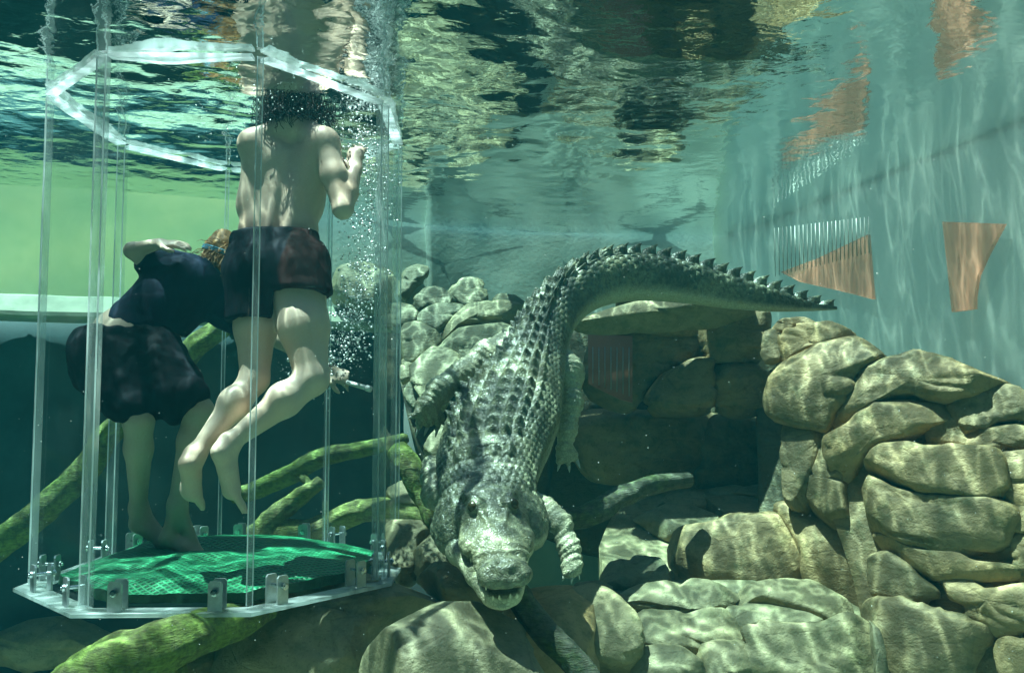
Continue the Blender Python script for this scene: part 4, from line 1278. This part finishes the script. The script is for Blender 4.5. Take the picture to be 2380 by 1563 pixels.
allv = np.concatenate(CV)
croc = thing('crocodile', (allv[:, 0].mean(), allv[:, 1].mean(), allv[:, 2].min()), 'large grey green saltwater crocodile diving head first towards the glass', 'crocodile')
body = mk('body', allv, CF, M['croc'], croc)
at_ = body.data.attributes.new('pale', 'FLOAT', 'POINT')
at_.data.foreach_set('value', np.array(cpale, np.float32))
def ball(c, r, n=14, m=10, squash=None):
    v = [np.asarray(c) + r * np.array((math.sin(math.pi * i / m) * math.cos(2 * math.pi * j / n), math.sin(math.pi * i / m) * math.sin(2 * math.pi * j / n), math.cos(math.pi * i / m))) for i in range(m + 1) for j in range(n)]
    f = [(i * n + j, (i + 1) * n + j, (i + 1) * n + (j + 1) % n, i * n + (j + 1) % n) for i in range(m) for j in range(n)]
    return v, f
for sg in (-1, 1):
    v_, f_ = ball(hw((sg * 0.080, 0.254, 0.098))[0], 0.024)
    mk('eye', v_, f_, M['eye'], croc)
rs = np.random.default_rng(3)
def cone(p, q, r, n=8):
    return tube(np.array([p, p * 0.45 + q * 0.55, q]), np.array([r, r * 0.7, r * 0.12]), n)
for sg in (-1, 1):
    for yy, ln in ((0.33, .022), (0.40, .026), (0.46, .022), (0.52, .030), (0.58, .022), (0.64, .034), (0.69, .030)):
        xx = np.interp(yy, [0.3, 0.5, 0.64, 0.72], [0.135, 0.098, 0.082, 0.055]) * sg
        v_, f_ = cone(hw((xx, yy, -0.030))[0], hw((xx * 1.04, yy + 0.004, -0.034 - ln))[0], 0.0075)
        mk('tooth', v_, f_, M['tooth'], croc)
for xx in (-0.045, -0.022, 0.018, 0.042):
    v_, f_ = cone(hw((xx, 0.748, -0.075))[0], hw((xx * 1.05, 0.752, -0.055))[0], 0.006)
    mk('tooth', v_, f_, M['tooth'], croc)
for t in claws:
    d = nrm(t[-1] - t[0])
    v_, f_ = cone(t[-1] - d * 0.004, t[-1] + d * 0.034 + np.array((0, 0, -0.006)), 0.009)
    mk('claw', v_, f_, M['claw'], croc)

# ------------------------------------------------------------------ people in the cage
def m_skin(name, c):
    k = NT(name); p = k.pos()
    a = k.noise(p, 9, 4, 0.6); b = k.noise(p, 120, 3, 0.6)
    cc = k.mix(k.ramp(a, [(0.3, 0.0), (0.7, 1.0)]), tuple(x * 0.86 for x in c), c)
    cc = k.mix(k.ramp(k.noise(p, 4.5, 3, 0.6), [(0.45, 0.0), (0.7, 0.45)]), cc, (c[0] * 0.9, c[1] * 0.68, c[2] * 0.56))
    cc = k.mix(k.ramp(b, [(0.35, 0.25), (0.6, 0.0)]), cc, (c[0] * 0.8, c[1] * 0.6, c[2] * 0.5))
    pr = k.principled(cc, 0.5, k.bump(b, 0.15, 0.002), 0.35)
    return k.m
M['skin'] = m_skin('skin', (0.68, 0.53, 0.41))
M['skin2'] = m_skin('skin2', (0.55, 0.43, 0.33))
def m_cloth(name, c, c2=None, split=None):
    k = NT(name); p = k.pos()
    a = k.noise(k.mapping(p, (1, 1, 0.4)), 7, 4, 0.6, 0.5)
    cc = k.mix(k.ramp(a, [(0.3, 0.0), (0.7, 1.0)]), tuple(x * 0.7 for x in c), tuple(x * 1.3 for x in c))
    if c2 is not None:
        sx_ = k.n('SeparateXYZ'); k.l(p, sx_.inputs[0])
        f = k.math('ADD', sx_.outputs[0], k.math('MULTIPLY', k.math('SUBTRACT', k.noise(p, 4, 2), 0.5), 0.12))
        cc = k.mix(k.math('GREATER_THAN', f, split), cc, c2)
    fine = k.noise(p, 260, 2, 0.5)
    k.principled(cc, 0.75, k.bump(fine, 0.2, 0.001, k.bump(a, 0.4, 0.02)), 0.08)
    return k.m
M['shirt'] = m_cloth('navy_cloth', (0.005, 0.010, 0.026))
M['shorts_black'] = m_cloth('black_cloth', (0.003, 0.004, 0.008))
M['shorts_man'] = m_cloth('black_red_cloth', (0.004, 0.006, 0.012), (0.020, 0.005, 0.005), -0.98)
M['hair_dark'] = m_plain('hair_dark', (0.020, 0.014, 0.010), 0.5, 60, 0.5, 0.5)
M['hair_blond'] = m_plain('hair_blond', (0.34, 0.18, 0.06), 0.5, 80, 0.5, 0.5)
M['strap'] = m_plain('strap', (0.10, 0.30, 0.42), 0.4, 30, 0.2, 0.1)
M['white'] = m_plain('white_plastic', (0.75, 0.76, 0.74), 0.4, 20, 0.08, 0.05)

def hand(g, wrist, dirv, palm, span=0.18, curl=0.35, thumb=1, r=0.0088):
    """palm, four bent fingers of unequal length and a thumb leaving the side of the palm"""
    d = nrm(dirv); pn = nrm(np.asarray(palm) - d * np.dot(palm, d)); sd_ = np.cross(d, pn) * thumb
    wrist = np.asarray(wrist, float)
    pl = span * 0.50
    kn = wrist + d * pl
    g.cap(wrist, wrist + d * pl * 0.9, 0.030, 0.036, 0.02, flat=(pn, 0.5))
    g.cap(wrist + d * pl * 0.35 + sd_ * 0.012, wrist + d * pl * 0.9 + sd_ * 0.018, 0.022, 0.024, 0.02, flat=(pn, 0.6))
    for q, ln in zip((-1.5, -0.5, 0.5, 1.5), (0.80, 0.95, 1.0, 0.92)):
        a = kn + sd_ * (q * 0.0195) - d * 0.012 * abs(q - 0.3) * 0.5
        L = span * 0.48 * ln
        d1 = nrm(d + sd_ * q * 0.05 + pn * curl * 0.6); d2 = nrm(d + pn * curl * 1.7); d3 = nrm(d + pn * curl * 3.0)
        b = a + d1 * L * 0.45; c = b + d2 * L * 0.32; e = c + d3 * L * 0.23
        g.chain([a - d * 0.02, a, b, c, e], [r * 1.15, r * 1.1, r, r * 0.93, r * 0.82], 0.006)
    a = wrist + d * pl * 0.28 + sd_ * 0.028
    b = a + nrm(d * 0.6 + sd_ * 0.8) * 0.042; c = b + nrm(d + sd_ * 0.35 + pn * curl) * 0.034; e = c + nrm(d + pn * curl) * 0.024
    g.chain([a, b, c, e], [0.017, 0.012, 0.0105, 0.009], 0.012)

def foot(g, ankle, heel, ballp, toe, up):
    """heel, arch, ball and five toes"""
    ankle, heel, ballp, toe = (np.asarray(x, float) for x in (ankle, heel, ballp, toe))
    f = nrm(toe - heel); u = nrm(np.asarray(up, float) - f * np.dot(up, f)); s_ = np.cross(f, u)
    g.cap(ankle, heel, 0.034, 0.031, 0.03)
    g.cap(ankle, ballp + u * 0.008, 0.034, 0.024, 0.04)
    g.cap(heel, ballp, 0.033, 0.030, 0.03)
    g.cap(ballp - s_ * 0.026, ballp + s_ * 0.026, 0.025, 0.027, 0.02)
    g.cap(heel * 0.5 + ballp * 0.5 + s_ * 0.014 + u * 0.01, ballp + s_ * 0.02, 0.028, 0.024, 0.03)
    for i, ln in enumerate((1.0, 0.95, 0.86, 0.76, 0.64)):
        b = ballp + s_ * (0.040 - 0.0195 * i) - f * 0.006 * i
        e = b + (toe - ballp) * ln
        g.cap(b, b * 0.4 + e * 0.6 + u * 0.003, 0.018 if i == 0 else 0.0135, 0.016 if i == 0 else 0.0115, 0.010)
        g.cap(b * 0.4 + e * 0.6 + u * 0.003, e, 0.016 if i == 0 else 0.0115, 0.013 if i == 0 else 0.010, 0.006)

def bx(px0, px1, py0, py1, d):
    a, b = W(px0, py1, d), W(px1, py0, d)
    return (a[0], 3.5, a[2]), (b[0], 5.3, b[2])

def finish(g, name, mat, parent, folds=0.0, seed=0, fs=(6, 6, 3), it=2):
    v, q = g.mesh()
    v = smooth_mesh(v, q, it, 0.5)
    n = vertex_normals(v, q)
    if folds:
        w = v * np.asarray(fs)
        v = v + n * (folds * (fbm(w, 1.0, 3, seed) + 0.5 * np.abs(fbm(w, 2.0, 2, seed + 4))))[:, None]
    return mk(name, v, q, mat, parent)

# ---- swimmer seen from behind, head at the surface
def P(*a): return W(*a)
man = thing('person', P(640, 1180, 4.0), 'person in dark red and black swim shorts treading water, seen from behind', 'person')
g = SDF(P(470, 1210, 3.7) + np.array((-0.25, -0.12, 0)), P(860, 130, 4.9) + np.array((0.20, 0.1, 0.1)), 0.0068)
sL, sR = P(584, 336, 4.34), P(756, 334, 4.28)
nk = P(684, 278, 4.36); hd = P(690, 232, 4.43)
px, back = 1 / 517.0, np.array((0.05, -0.95, 0.30))
g.ell(P(664, 395, 4.40), (0.185, 0.115, 0.18), 0.05)
g.ell(P(653, 470, 4.36), (0.188, 0.110, 0.15), 0.05)
g.ell(P(647, 535, 4.32), (0.183, 0.108, 0.13), 0.05)
g.ell(P(642, 610, 4.28), (0.190, 0.130, 0.14), 0.05)
for s_, q in ((-1, sL), (1, sR)):
    g.cap(nk + np.array((0.02 * s_, 0.0, -0.02)), q + np.array((-0.02 * s_, 0, 0.022)), 0.052, 0.050, 0.05)   # trapezius
    g.ell(q, (0.066, 0.066, 0.070), 0.04)                                                                    # deltoid
    g.ell(P(668 + s_ * 52, 378, 4.315), (0.070, 0.038, 0.085), 0.07)                                          # shoulder blade
    g.cap(q + np.array((-0.03 * s_, 0.03, -0.06)), P(650 + s_ * 62, 480, 4.36), 0.065, 0.07, 0.05)              # side of the back
    g.cap(P(662 + s_ * 17, 420, 4.30), P(648 + s_ * 18, 530, 4.235), 0.030, 0.032, 0.04)                        # long back muscles
    g.ell(P(642 + s_ * 45, 635, 4.20), (0.095, 0.085, 0.10), 0.05)
g.cap(P(674, 330, 4.285), P(646, 545, 4.200), 0.008, 0.009, 0.05, 's')                                        # groove of the spine
g.cap(nk + np.array((0, 0.01, -0.04)), hd, 0.060, 0.058, 0.05)
g.ell(hd + np.array((0, 0.02, 0.03)), (0.076, 0.095, 0.110), 0.03)
g.ell(hd + np.array((0, 0.11, 0.01)), (0.014, 0.022, 0.020), 0.015)                                           # nose
for s_ in (-1, 1): g.ell(hd + np.array((0.078 * s_, 0.02, 0.01)), (0.012, 0.022, 0.032), 0.008)
# right arm bent up, left arm folded in front
eR, wR = P(797, 486, 4.18), P(826, 395, 4.30)
g.chain([sR, (sR + eR) / 2, eR], [0.060, 0.056, 0.043], 0.03)
g.chain([eR, eR * 0.6 + wR * 0.4, wR], [0.043, 0.044, 0.029], 0.02)
hand(g, wR, P(828, 330, 4.36) - wR, np.array((0.1, 0.95, 0.2)), 0.20, 0.75, 1, 0.011)
eL, wL = P(600, 460, 4.60), P(680, 395, 4.72)
g.chain([sL + np.array((0.02, 0.02, 0)), eL, wL], [0.058, 0.042, 0.029], 0.03)
hand(g, wL, np.array((0.5, 0.3, 0.6)), np.array((0, 0.8, -0.4)), 0.17, 0.4, -1, 0.0095)
# legs, shins folded back towards the glass
kL, aL = P(592, 880, 4.12), P(452, 1058, 3.92)
kR, aR = P(726, 880, 4.06), P(532, 1030, 3.90)
g.chain([P(598, 650, 4.25), P(594, 760, 4.18), kL], [0.105, 0.088, 0.060], 0.04)
g.chain([P(692, 640, 4.22), P(706, 760, 4.13), kR], [0.118, 0.105, 0.068], 0.04)
g.chain([kL, kL * 0.66 + aL * 0.34, aL], [0.058, 0.060, 0.033], 0.03)
g.ell(kL * 0.64 + aL * 0.36 + np.array((0, -0.02, 0.01)), (0.052, 0.05, 0.06), 0.04)
g.chain([kR, kR * 0.66 + aR * 0.34, aR], [0.066, 0.066, 0.034], 0.03)
g.ell(kR * 0.64 + aR * 0.36 + np.array((0, -0.02, 0.01)), (0.058, 0.055, 0.06), 0.04)
foot(g, aL, P(437, 1078, 3.88), P(442, 1142, 3.96), P(455, 1172, 3.99), np.array((0.5, 0.8, 0.2)))
foot(g, aR, P(512, 1050, 3.86), P(536, 1138, 3.94), P(563, 1186, 3.96), np.array((0.8, 0.5, 0.3)))
finish(g, 'body', M['skin'], man, it=1)
# shorts
g = SDF(P(500, 790, 3.9) + np.array((-0.2, 0, 0)), P(790, 490, 4.7) + np.array((0.1, 0.1, 0.1)), 0.0075)
g.ell(P(640, 560, 4.29), (0.200, 0.135, 0.12), 0.05)
g.ell(P(640, 620, 4.26), (0.222, 0.150, 0.14), 0.05)
for s_ in (-1, 1): g.ell(P(640 + s_ * 46, 640, 4.19), (0.115, 0.098, 0.11), 0.05)
g.chain([P(590, 640, 4.24), P(584, 760, 4.17)], [0.130, 0.112], 0.05)
g.chain([P(696, 620, 4.21), P(706, 720, 4.14)], [0.135, 0.128], 0.05)
g.cut(P(640, 531, 4.2), (-0.03, 0, 1))
g.cut(P(580, 745, 4.17), (0.02, -0.1, -1), *bx(440, 638, 640, 830, 4.17))
g.cut(P(690, 672, 4.10), (-0.06, -0.15, -1), *bx(638, 840, 560, 850, 4.17))
finish(g, 'swim_shorts', M['shorts_man'], man, 0.016, 40, (9, 9, 4), 3)
# hair: loose dark curls hanging into the water
def curls(parent, c, rad, n, L, mat, seed, dirf, r=0.0035, name='hair', wav=0.018):
    rs = np.random.default_rng(seed)
    b = MB()
    for i in range(n):
        u = nrm(rs.normal(size=3)); u[2] = abs(u[2]) * 0.6 - 0.35
        if u[1] > 0.45: u[1] = -u[1]
        u = nrm(u)
        p = c + u * rad
        d = nrm(u * 0.8 + dirf + rs.normal(size=3) * 0.35)
        pts = []
        ph = rs.uniform(0, 6.28); ln = L * rs.uniform(0.5, 1.2)
        a = nrm(np.cross(d, rs.normal(size=3))); e = np.cross(d, a)
        for q in np.linspace(0, 1, 12):
            pts.append(p + d * ln * q + (a * math.cos(ph + q * 9) + e * math.sin(ph + q * 9)) * wav * q ** 0.5 + np.array((0, 0, -0.05)) * q * q)
        b.tube(pts, np.linspace(r, r * 0.4, 12), 5)
    return b.build(name, M[mat], parent, True)
cap_ = SDF(hd - 0.22, hd + 0.25, 0.009)
cap_.ell(hd + np.array((0, -0.005, 0.035)), (0.098, 0.108, 0.118), 0.03)
cap_.cap(hd + np.array((0, -0.05, 0.0)), hd + np.array((0, -0.055, -0.085)), 0.085, 0.06, 0.04)
hc = finish(cap_, 'hair', M['hair_dark'], man, 0.03, 71, (22, 22, 22), 0)
curls(hc, hd + np.array((0, -0.01, 0.0)), np.array((0.085, 0.09, 0.09)), 620, 0.13, 'hair_dark', 5, np.array((0.0, -0.15, -0.55)), 0.0034, 'curl')

# ---- second diver, bent forward, reaching across
wom = thing('person', P(400, 1310, 4.5), 'person in navy shirt and black shorts bending forward with a blue goggle strap', 'person')
g = SDF(P(120, 1330, 4.2) + np.array((0, -0.05, -0.02)), P(830, 520, 5.1) + np.array((0.05, 0.05, 0.1)), 0.0072)
pel, ch = P(292, 800, 4.62), P(430, 668, 4.78)
s1, s2 = P(368, 612, 4.74), P(522, 722, 4.84)
hd2 = P(528, 592, 4.90)
g.ell(pel, (0.185, 0.165, 0.17), 0.05)
g.cap(pel, ch, 0.165, 0.155, 0.05)
g.cap(s1, s2, 0.07, 0.07, 0.06)
g.cap(ch, (s1 + s2) / 2, 0.13, 0.09, 0.05)
g.cap((s1 + s2) / 2, hd2, 0.055, 0.052, 0.04)
g.ell(hd2, (0.085, 0.095, 0.105), 0.03)
g.ell(hd2 + np.array((0.085, 0.04, 0.0)), (0.022, 0.016, 0.02), 0.012)
e1, w1 = P(308, 582, 4.66), P(372, 566, 4.60)
g.chain([s1, (s1 + e1) / 2, e1], [0.060, 0.052, 0.040], 0.03)
g.chain([e1, w1], [0.040, 0.028], 0.02)
hand(g, w1, P(432, 568, 4.58) - w1, np.array((0.1, 0.4, -0.8)), 0.17, 0.22, -1, 0.009)
e2, w2 = P(650, 790, 4.74), P(772, 862, 4.62)
g.chain([s2, (s2 + e2) / 2, e2], [0.058, 0.050, 0.040], 0.03)
g.chain([e2, w2], [0.042, 0.028], 0.02)
hand(g, w2, P(835, 893, 4.56) - w2, np.array((0.2, 0.6, -0.6)), 0.16, 0.75, -1, 0.0095)
kA, aA = P(322, 975, 4.42), P(322, 1180, 4.58)
kB, aB = P(462, 955, 4.50), P(412, 1172, 4.50)
g.chain([P(260, 830, 4.56), kA], [0.11, 0.066], 0.04)
g.chain([P(350, 840, 4.60), kB], [0.11, 0.066], 0.04)
g.chain([kA, kA * 0.68 + aA * 0.32, aA], [0.066, 0.062, 0.036], 0.03)
g.chain([kB, kB * 0.68 + aB * 0.32, aB], [0.066, 0.064, 0.040], 0.03)
foot(g, aA, P(318, 1218, 4.58), P(378, 1254, 4.62), P(412, 1268, 4.64), np.array((0.2, -0.2, 1)))
foot(g, aB, P(388, 1252, 4.48), P(458, 1290, 4.52), P(506, 1306, 4.55), np.array((0.3, -0.2, 1)))
finish(g, 'body', M['skin2'], wom)
g = SDF(P(150, 830, 4.3), P(580, 520, 5.1) + np.array((0.1, 0.05, 0.1)), 0.0078)
sp = nrm(ch - pel)
g.cap(pel + sp * 0.04, ch, 0.175, 0.18, 0.05)
g.cap(s1, s2, 0.088, 0.085, 0.06)
g.cap(ch, (s1 + s2) / 2, 0.15, 0.11, 0.05)
g.chain([s1, s1 * 0.35 + e1 * 0.65], [0.088, 0.072], 0.04)
g.chain([s2, s2 * 0.5 + e2 * 0.5], [0.085, 0.075], 0.04)
g.cut(P(275, 746, 4.6), -nrm(np.array((0.25, 0.0, 1.0))), *bx(100, 440, 650, 900, 4.6))
ex = nrm(e1 - s1); g.cut(s1 * 0.35 + e1 * 0.65, ex, *bx(230, 345, 530, 650, 4.65))
finish(g, 'shirt', M['shirt'], wom, 0.016, 50, (5, 5, 5), 3)
g = SDF(P(110, 1040, 4.2) + np.array((-0.05, -0.05, 0)), P(560, 700, 5.0), 0.0078)
g.ell(pel + np.array((-0.03, 0, 0.0)), (0.215, 0.19, 0.19), 0.05)
g.chain([P(250, 840, 4.56), P(305, 945, 4.44)], [0.175, 0.118], 0.06)
g.chain([P(350, 840, 4.60), P(420, 925, 4.50)], [0.17, 0.125], 0.06)
g.ell(P(212, 840, 4.58), (0.115, 0.12, 0.14), 0.06)
g.cut(P(280, 762, 4.6), nrm(np.array((-0.05, 0.0, 1.0))))
g.cut(P(300, 985, 4.44), nrm(np.array((-0.35, 0.0, -1.0))), *bx(60, 375, 870, 1120, 4.45))
g.cut(P(440, 960, 4.50), nrm(np.array((0.75, 0.0, -0.8))), *bx(375, 600, 850, 1120, 4.5))
finish(g, 'shorts', M['shorts_black'], wom, 0.024, 60, (7, 7, 5), 3)
cap_ = SDF(hd2 - 0.2, hd2 + 0.2, 0.008)
cap_.ell(hd2 + np.array((-0.012, -0.006, 0.012)), (0.096, 0.104, 0.112), 0.03)
cap_.cap(hd2 + np.array((-0.05, -0.04, -0.03)), hd2 + np.array((-0.07, -0.06, -0.12)), 0.05, 0.03, 0.04)
hc = finish(cap_, 'hair', M['hair_blond'], wom, 0.016, 72, (30, 30, 12), 0)
curls(hc, hd2, np.array((0.09, 0.095, 0.1)), 160, 0.09, 'hair_blond', 6, np.array((-0.4, -0.2, 0.1)), 0.003, 'lock', 0.006)
a = np.linspace(0, 2 * np.pi, 40)
tilt = nrm(np.array((0.35, 0.0, 1.0)))
ax1 = nrm(np.cross(tilt, (0, 1.0, 0))); ax2 = np.cross(tilt, ax1)
vv = []
for x in a[:-1]:
    d = ax1 * math.cos(x) + ax2 * math.sin(x)
    for r_, h_ in ((0.112, -0.013), (0.118, -0.010), (0.118, 0.010), (0.112, 0.013)):
        vv.append(hd2 + np.array((-0.01, -0.005, 0.005)) + d * r_ + tilt * h_)
ff = [(i * 4 + j, i * 4 + (j + 1) % 4, ((i + 1) % 39) * 4 + (j + 1) % 4, ((i + 1) % 39) * 4 + j) for i in range(39) for j in range(4)]
mk('goggle_strap', vv, ff, M['strap'], wom, False)
# white rod held out towards the crocodile
b = MB()
r0, r1 = P(806, 888, 4.57), P(858, 903, 4.53)
b.tube([r0, r0 * 0.1 + r1 * 0.9], 0.011, 14)
h_ = b.build('camera_stick', M['white'], None, True)
b = MB(); b.tube([r0 * 0.12 + r1 * 0.88, r1 + (r1 - r0) * 0.08], 0.015, 14); b.build('end_cap', M['white'], h_, True)
tag(h_, 'short white rod gripped in the hand of the navy shirted person', 'rod')
# bracelet on that wrist
wd = nrm(w2 - e2); q0 = w2 - wd * 0.012
a1 = nrm(np.cross(wd, (0, 0, 1.0))); a2 = np.cross(wd, a1)
v_, f_ = tube([q0 + (a1 * math.cos(t) + a2 * math.sin(t)) * 0.034 for t in np.linspace(0, 2 * np.pi, 30)], 0.004, 6)
mk('bracelet', v_, f_, M['hair_dark'], wom)

# ------------------------------------------------------------------ bubbles
def m_bubble():
    k = NT('air_bubble')
    df = k.n('BsdfDiffuse'); df.inputs[0].default_value = (0.92, 0.95, 0.95, 1)
    gl = k.n('BsdfGlossy'); gl.inputs['Roughness'].default_value = 0.35
    mx = k.n('MixShader'); k.l(k.ramp(k.noise(k.pos(), 30, 2, 0.5), [(0.3, 0.35), (0.7, 0.65)]), mx.inputs[0])
    k.l(df.outputs[0], mx.inputs[1]); k.l(gl.outputs[0], mx.inputs[2])
    return k.surf(mx.outputs[0])
M['bubble'] = m_bubble()
def bubbles(c, sp, n, rmin, rmax, label, seed, path=None):
    rs = np.random.default_rng(seed)
    b = MB()
    ic = []
    gphi = (1 + 5 ** 0.5) / 2
    iv = nrm(np.array([(-1, gphi, 0), (1, gphi, 0), (-1, -gphi, 0), (1, -gphi, 0), (0, -1, gphi), (0, 1, gphi), (0, -1, -gphi), (0, 1, -gphi), (gphi, 0, -1), (gphi, 0, 1), (-gphi, 0, -1), (-gphi, 0, 1)]))
    fi = [(0,11,5),(0,5,1),(0,1,7),(0,7,10),(0,10,11),(1,5,9),(5,11,4),(11,10,2),(10,7,6),(7,1,8),(3,9,4),(3,4,2),(3,2,6),(3,6,8),(3,8,9),(4,9,5),(2,4,11),(6,2,10),(8,6,7),(9,8,1)]
    c = np.asarray(c)
    for i in range(n):
        p = path[rs.integers(len(path))] + rs.normal(size=3) * sp if path is not None else c + rs.normal(size=3) * sp
        if p[2] > WATER_Z - 0.01: p[2] = WATER_Z - 0.01 - rs.uniform(0, 0.1)
        r = rmin + (rmax - rmin) * rs.uniform() ** 4
        b.add(p + iv * r, fi)
    o = b.build('air_bubbles', M['bubble'], None, True)
    return tag(o, label, 'bubbles', kind='stuff')
pth = catmull(np.array([P(830, 290, 4.45), P(865, 380, 4.5), P(868, 460, 4.5), P(855, 560, 4.55), P(830, 690, 4.6), P(810, 800, 4.6), P(690, 860, 4.5)]), 60)
bubbles(None, np.array((0.050, 0.09, 0.07)), 3600, 0.0012, 0.0085, 'cloud of small air bubbles rising beside the bare backed person', 11, pth)
bubbles(P(650, 260, 4.4), np.array((0.22, 0.25, 0.10)), 500, 0.001, 0.005, 'fine air bubbles around the dark hair under the surface', 12)

# drifting specks in the water
rs = np.random.default_rng(21)
b = MB()
oct_v = np.array([(1, 0, 0), (-1, 0, 0), (0, 1, 0), (0, -1, 0), (0, 0, 1), (0, 0, -1.0)])
oct_f = [(0, 2, 4), (2, 1, 4), (1, 3, 4), (3, 0, 4), (2, 0, 5), (1, 2, 5), (3, 1, 5), (0, 3, 5)]
for i in range(700):
    d_ = rs.uniform(1.8, 5.5)
    p = W(rs.uniform(-50, 2430), rs.uniform(300, 1560), d_)
    if p[2] < WATER_Z - 0.05: b.add(p + oct_v * rs.uniform(0.0006, 0.0016), oct_f)
tag(b.build('drifting_specks', M['white'], None, False), 'tiny pale specks drifting through the water', 'specks', kind='stuff')
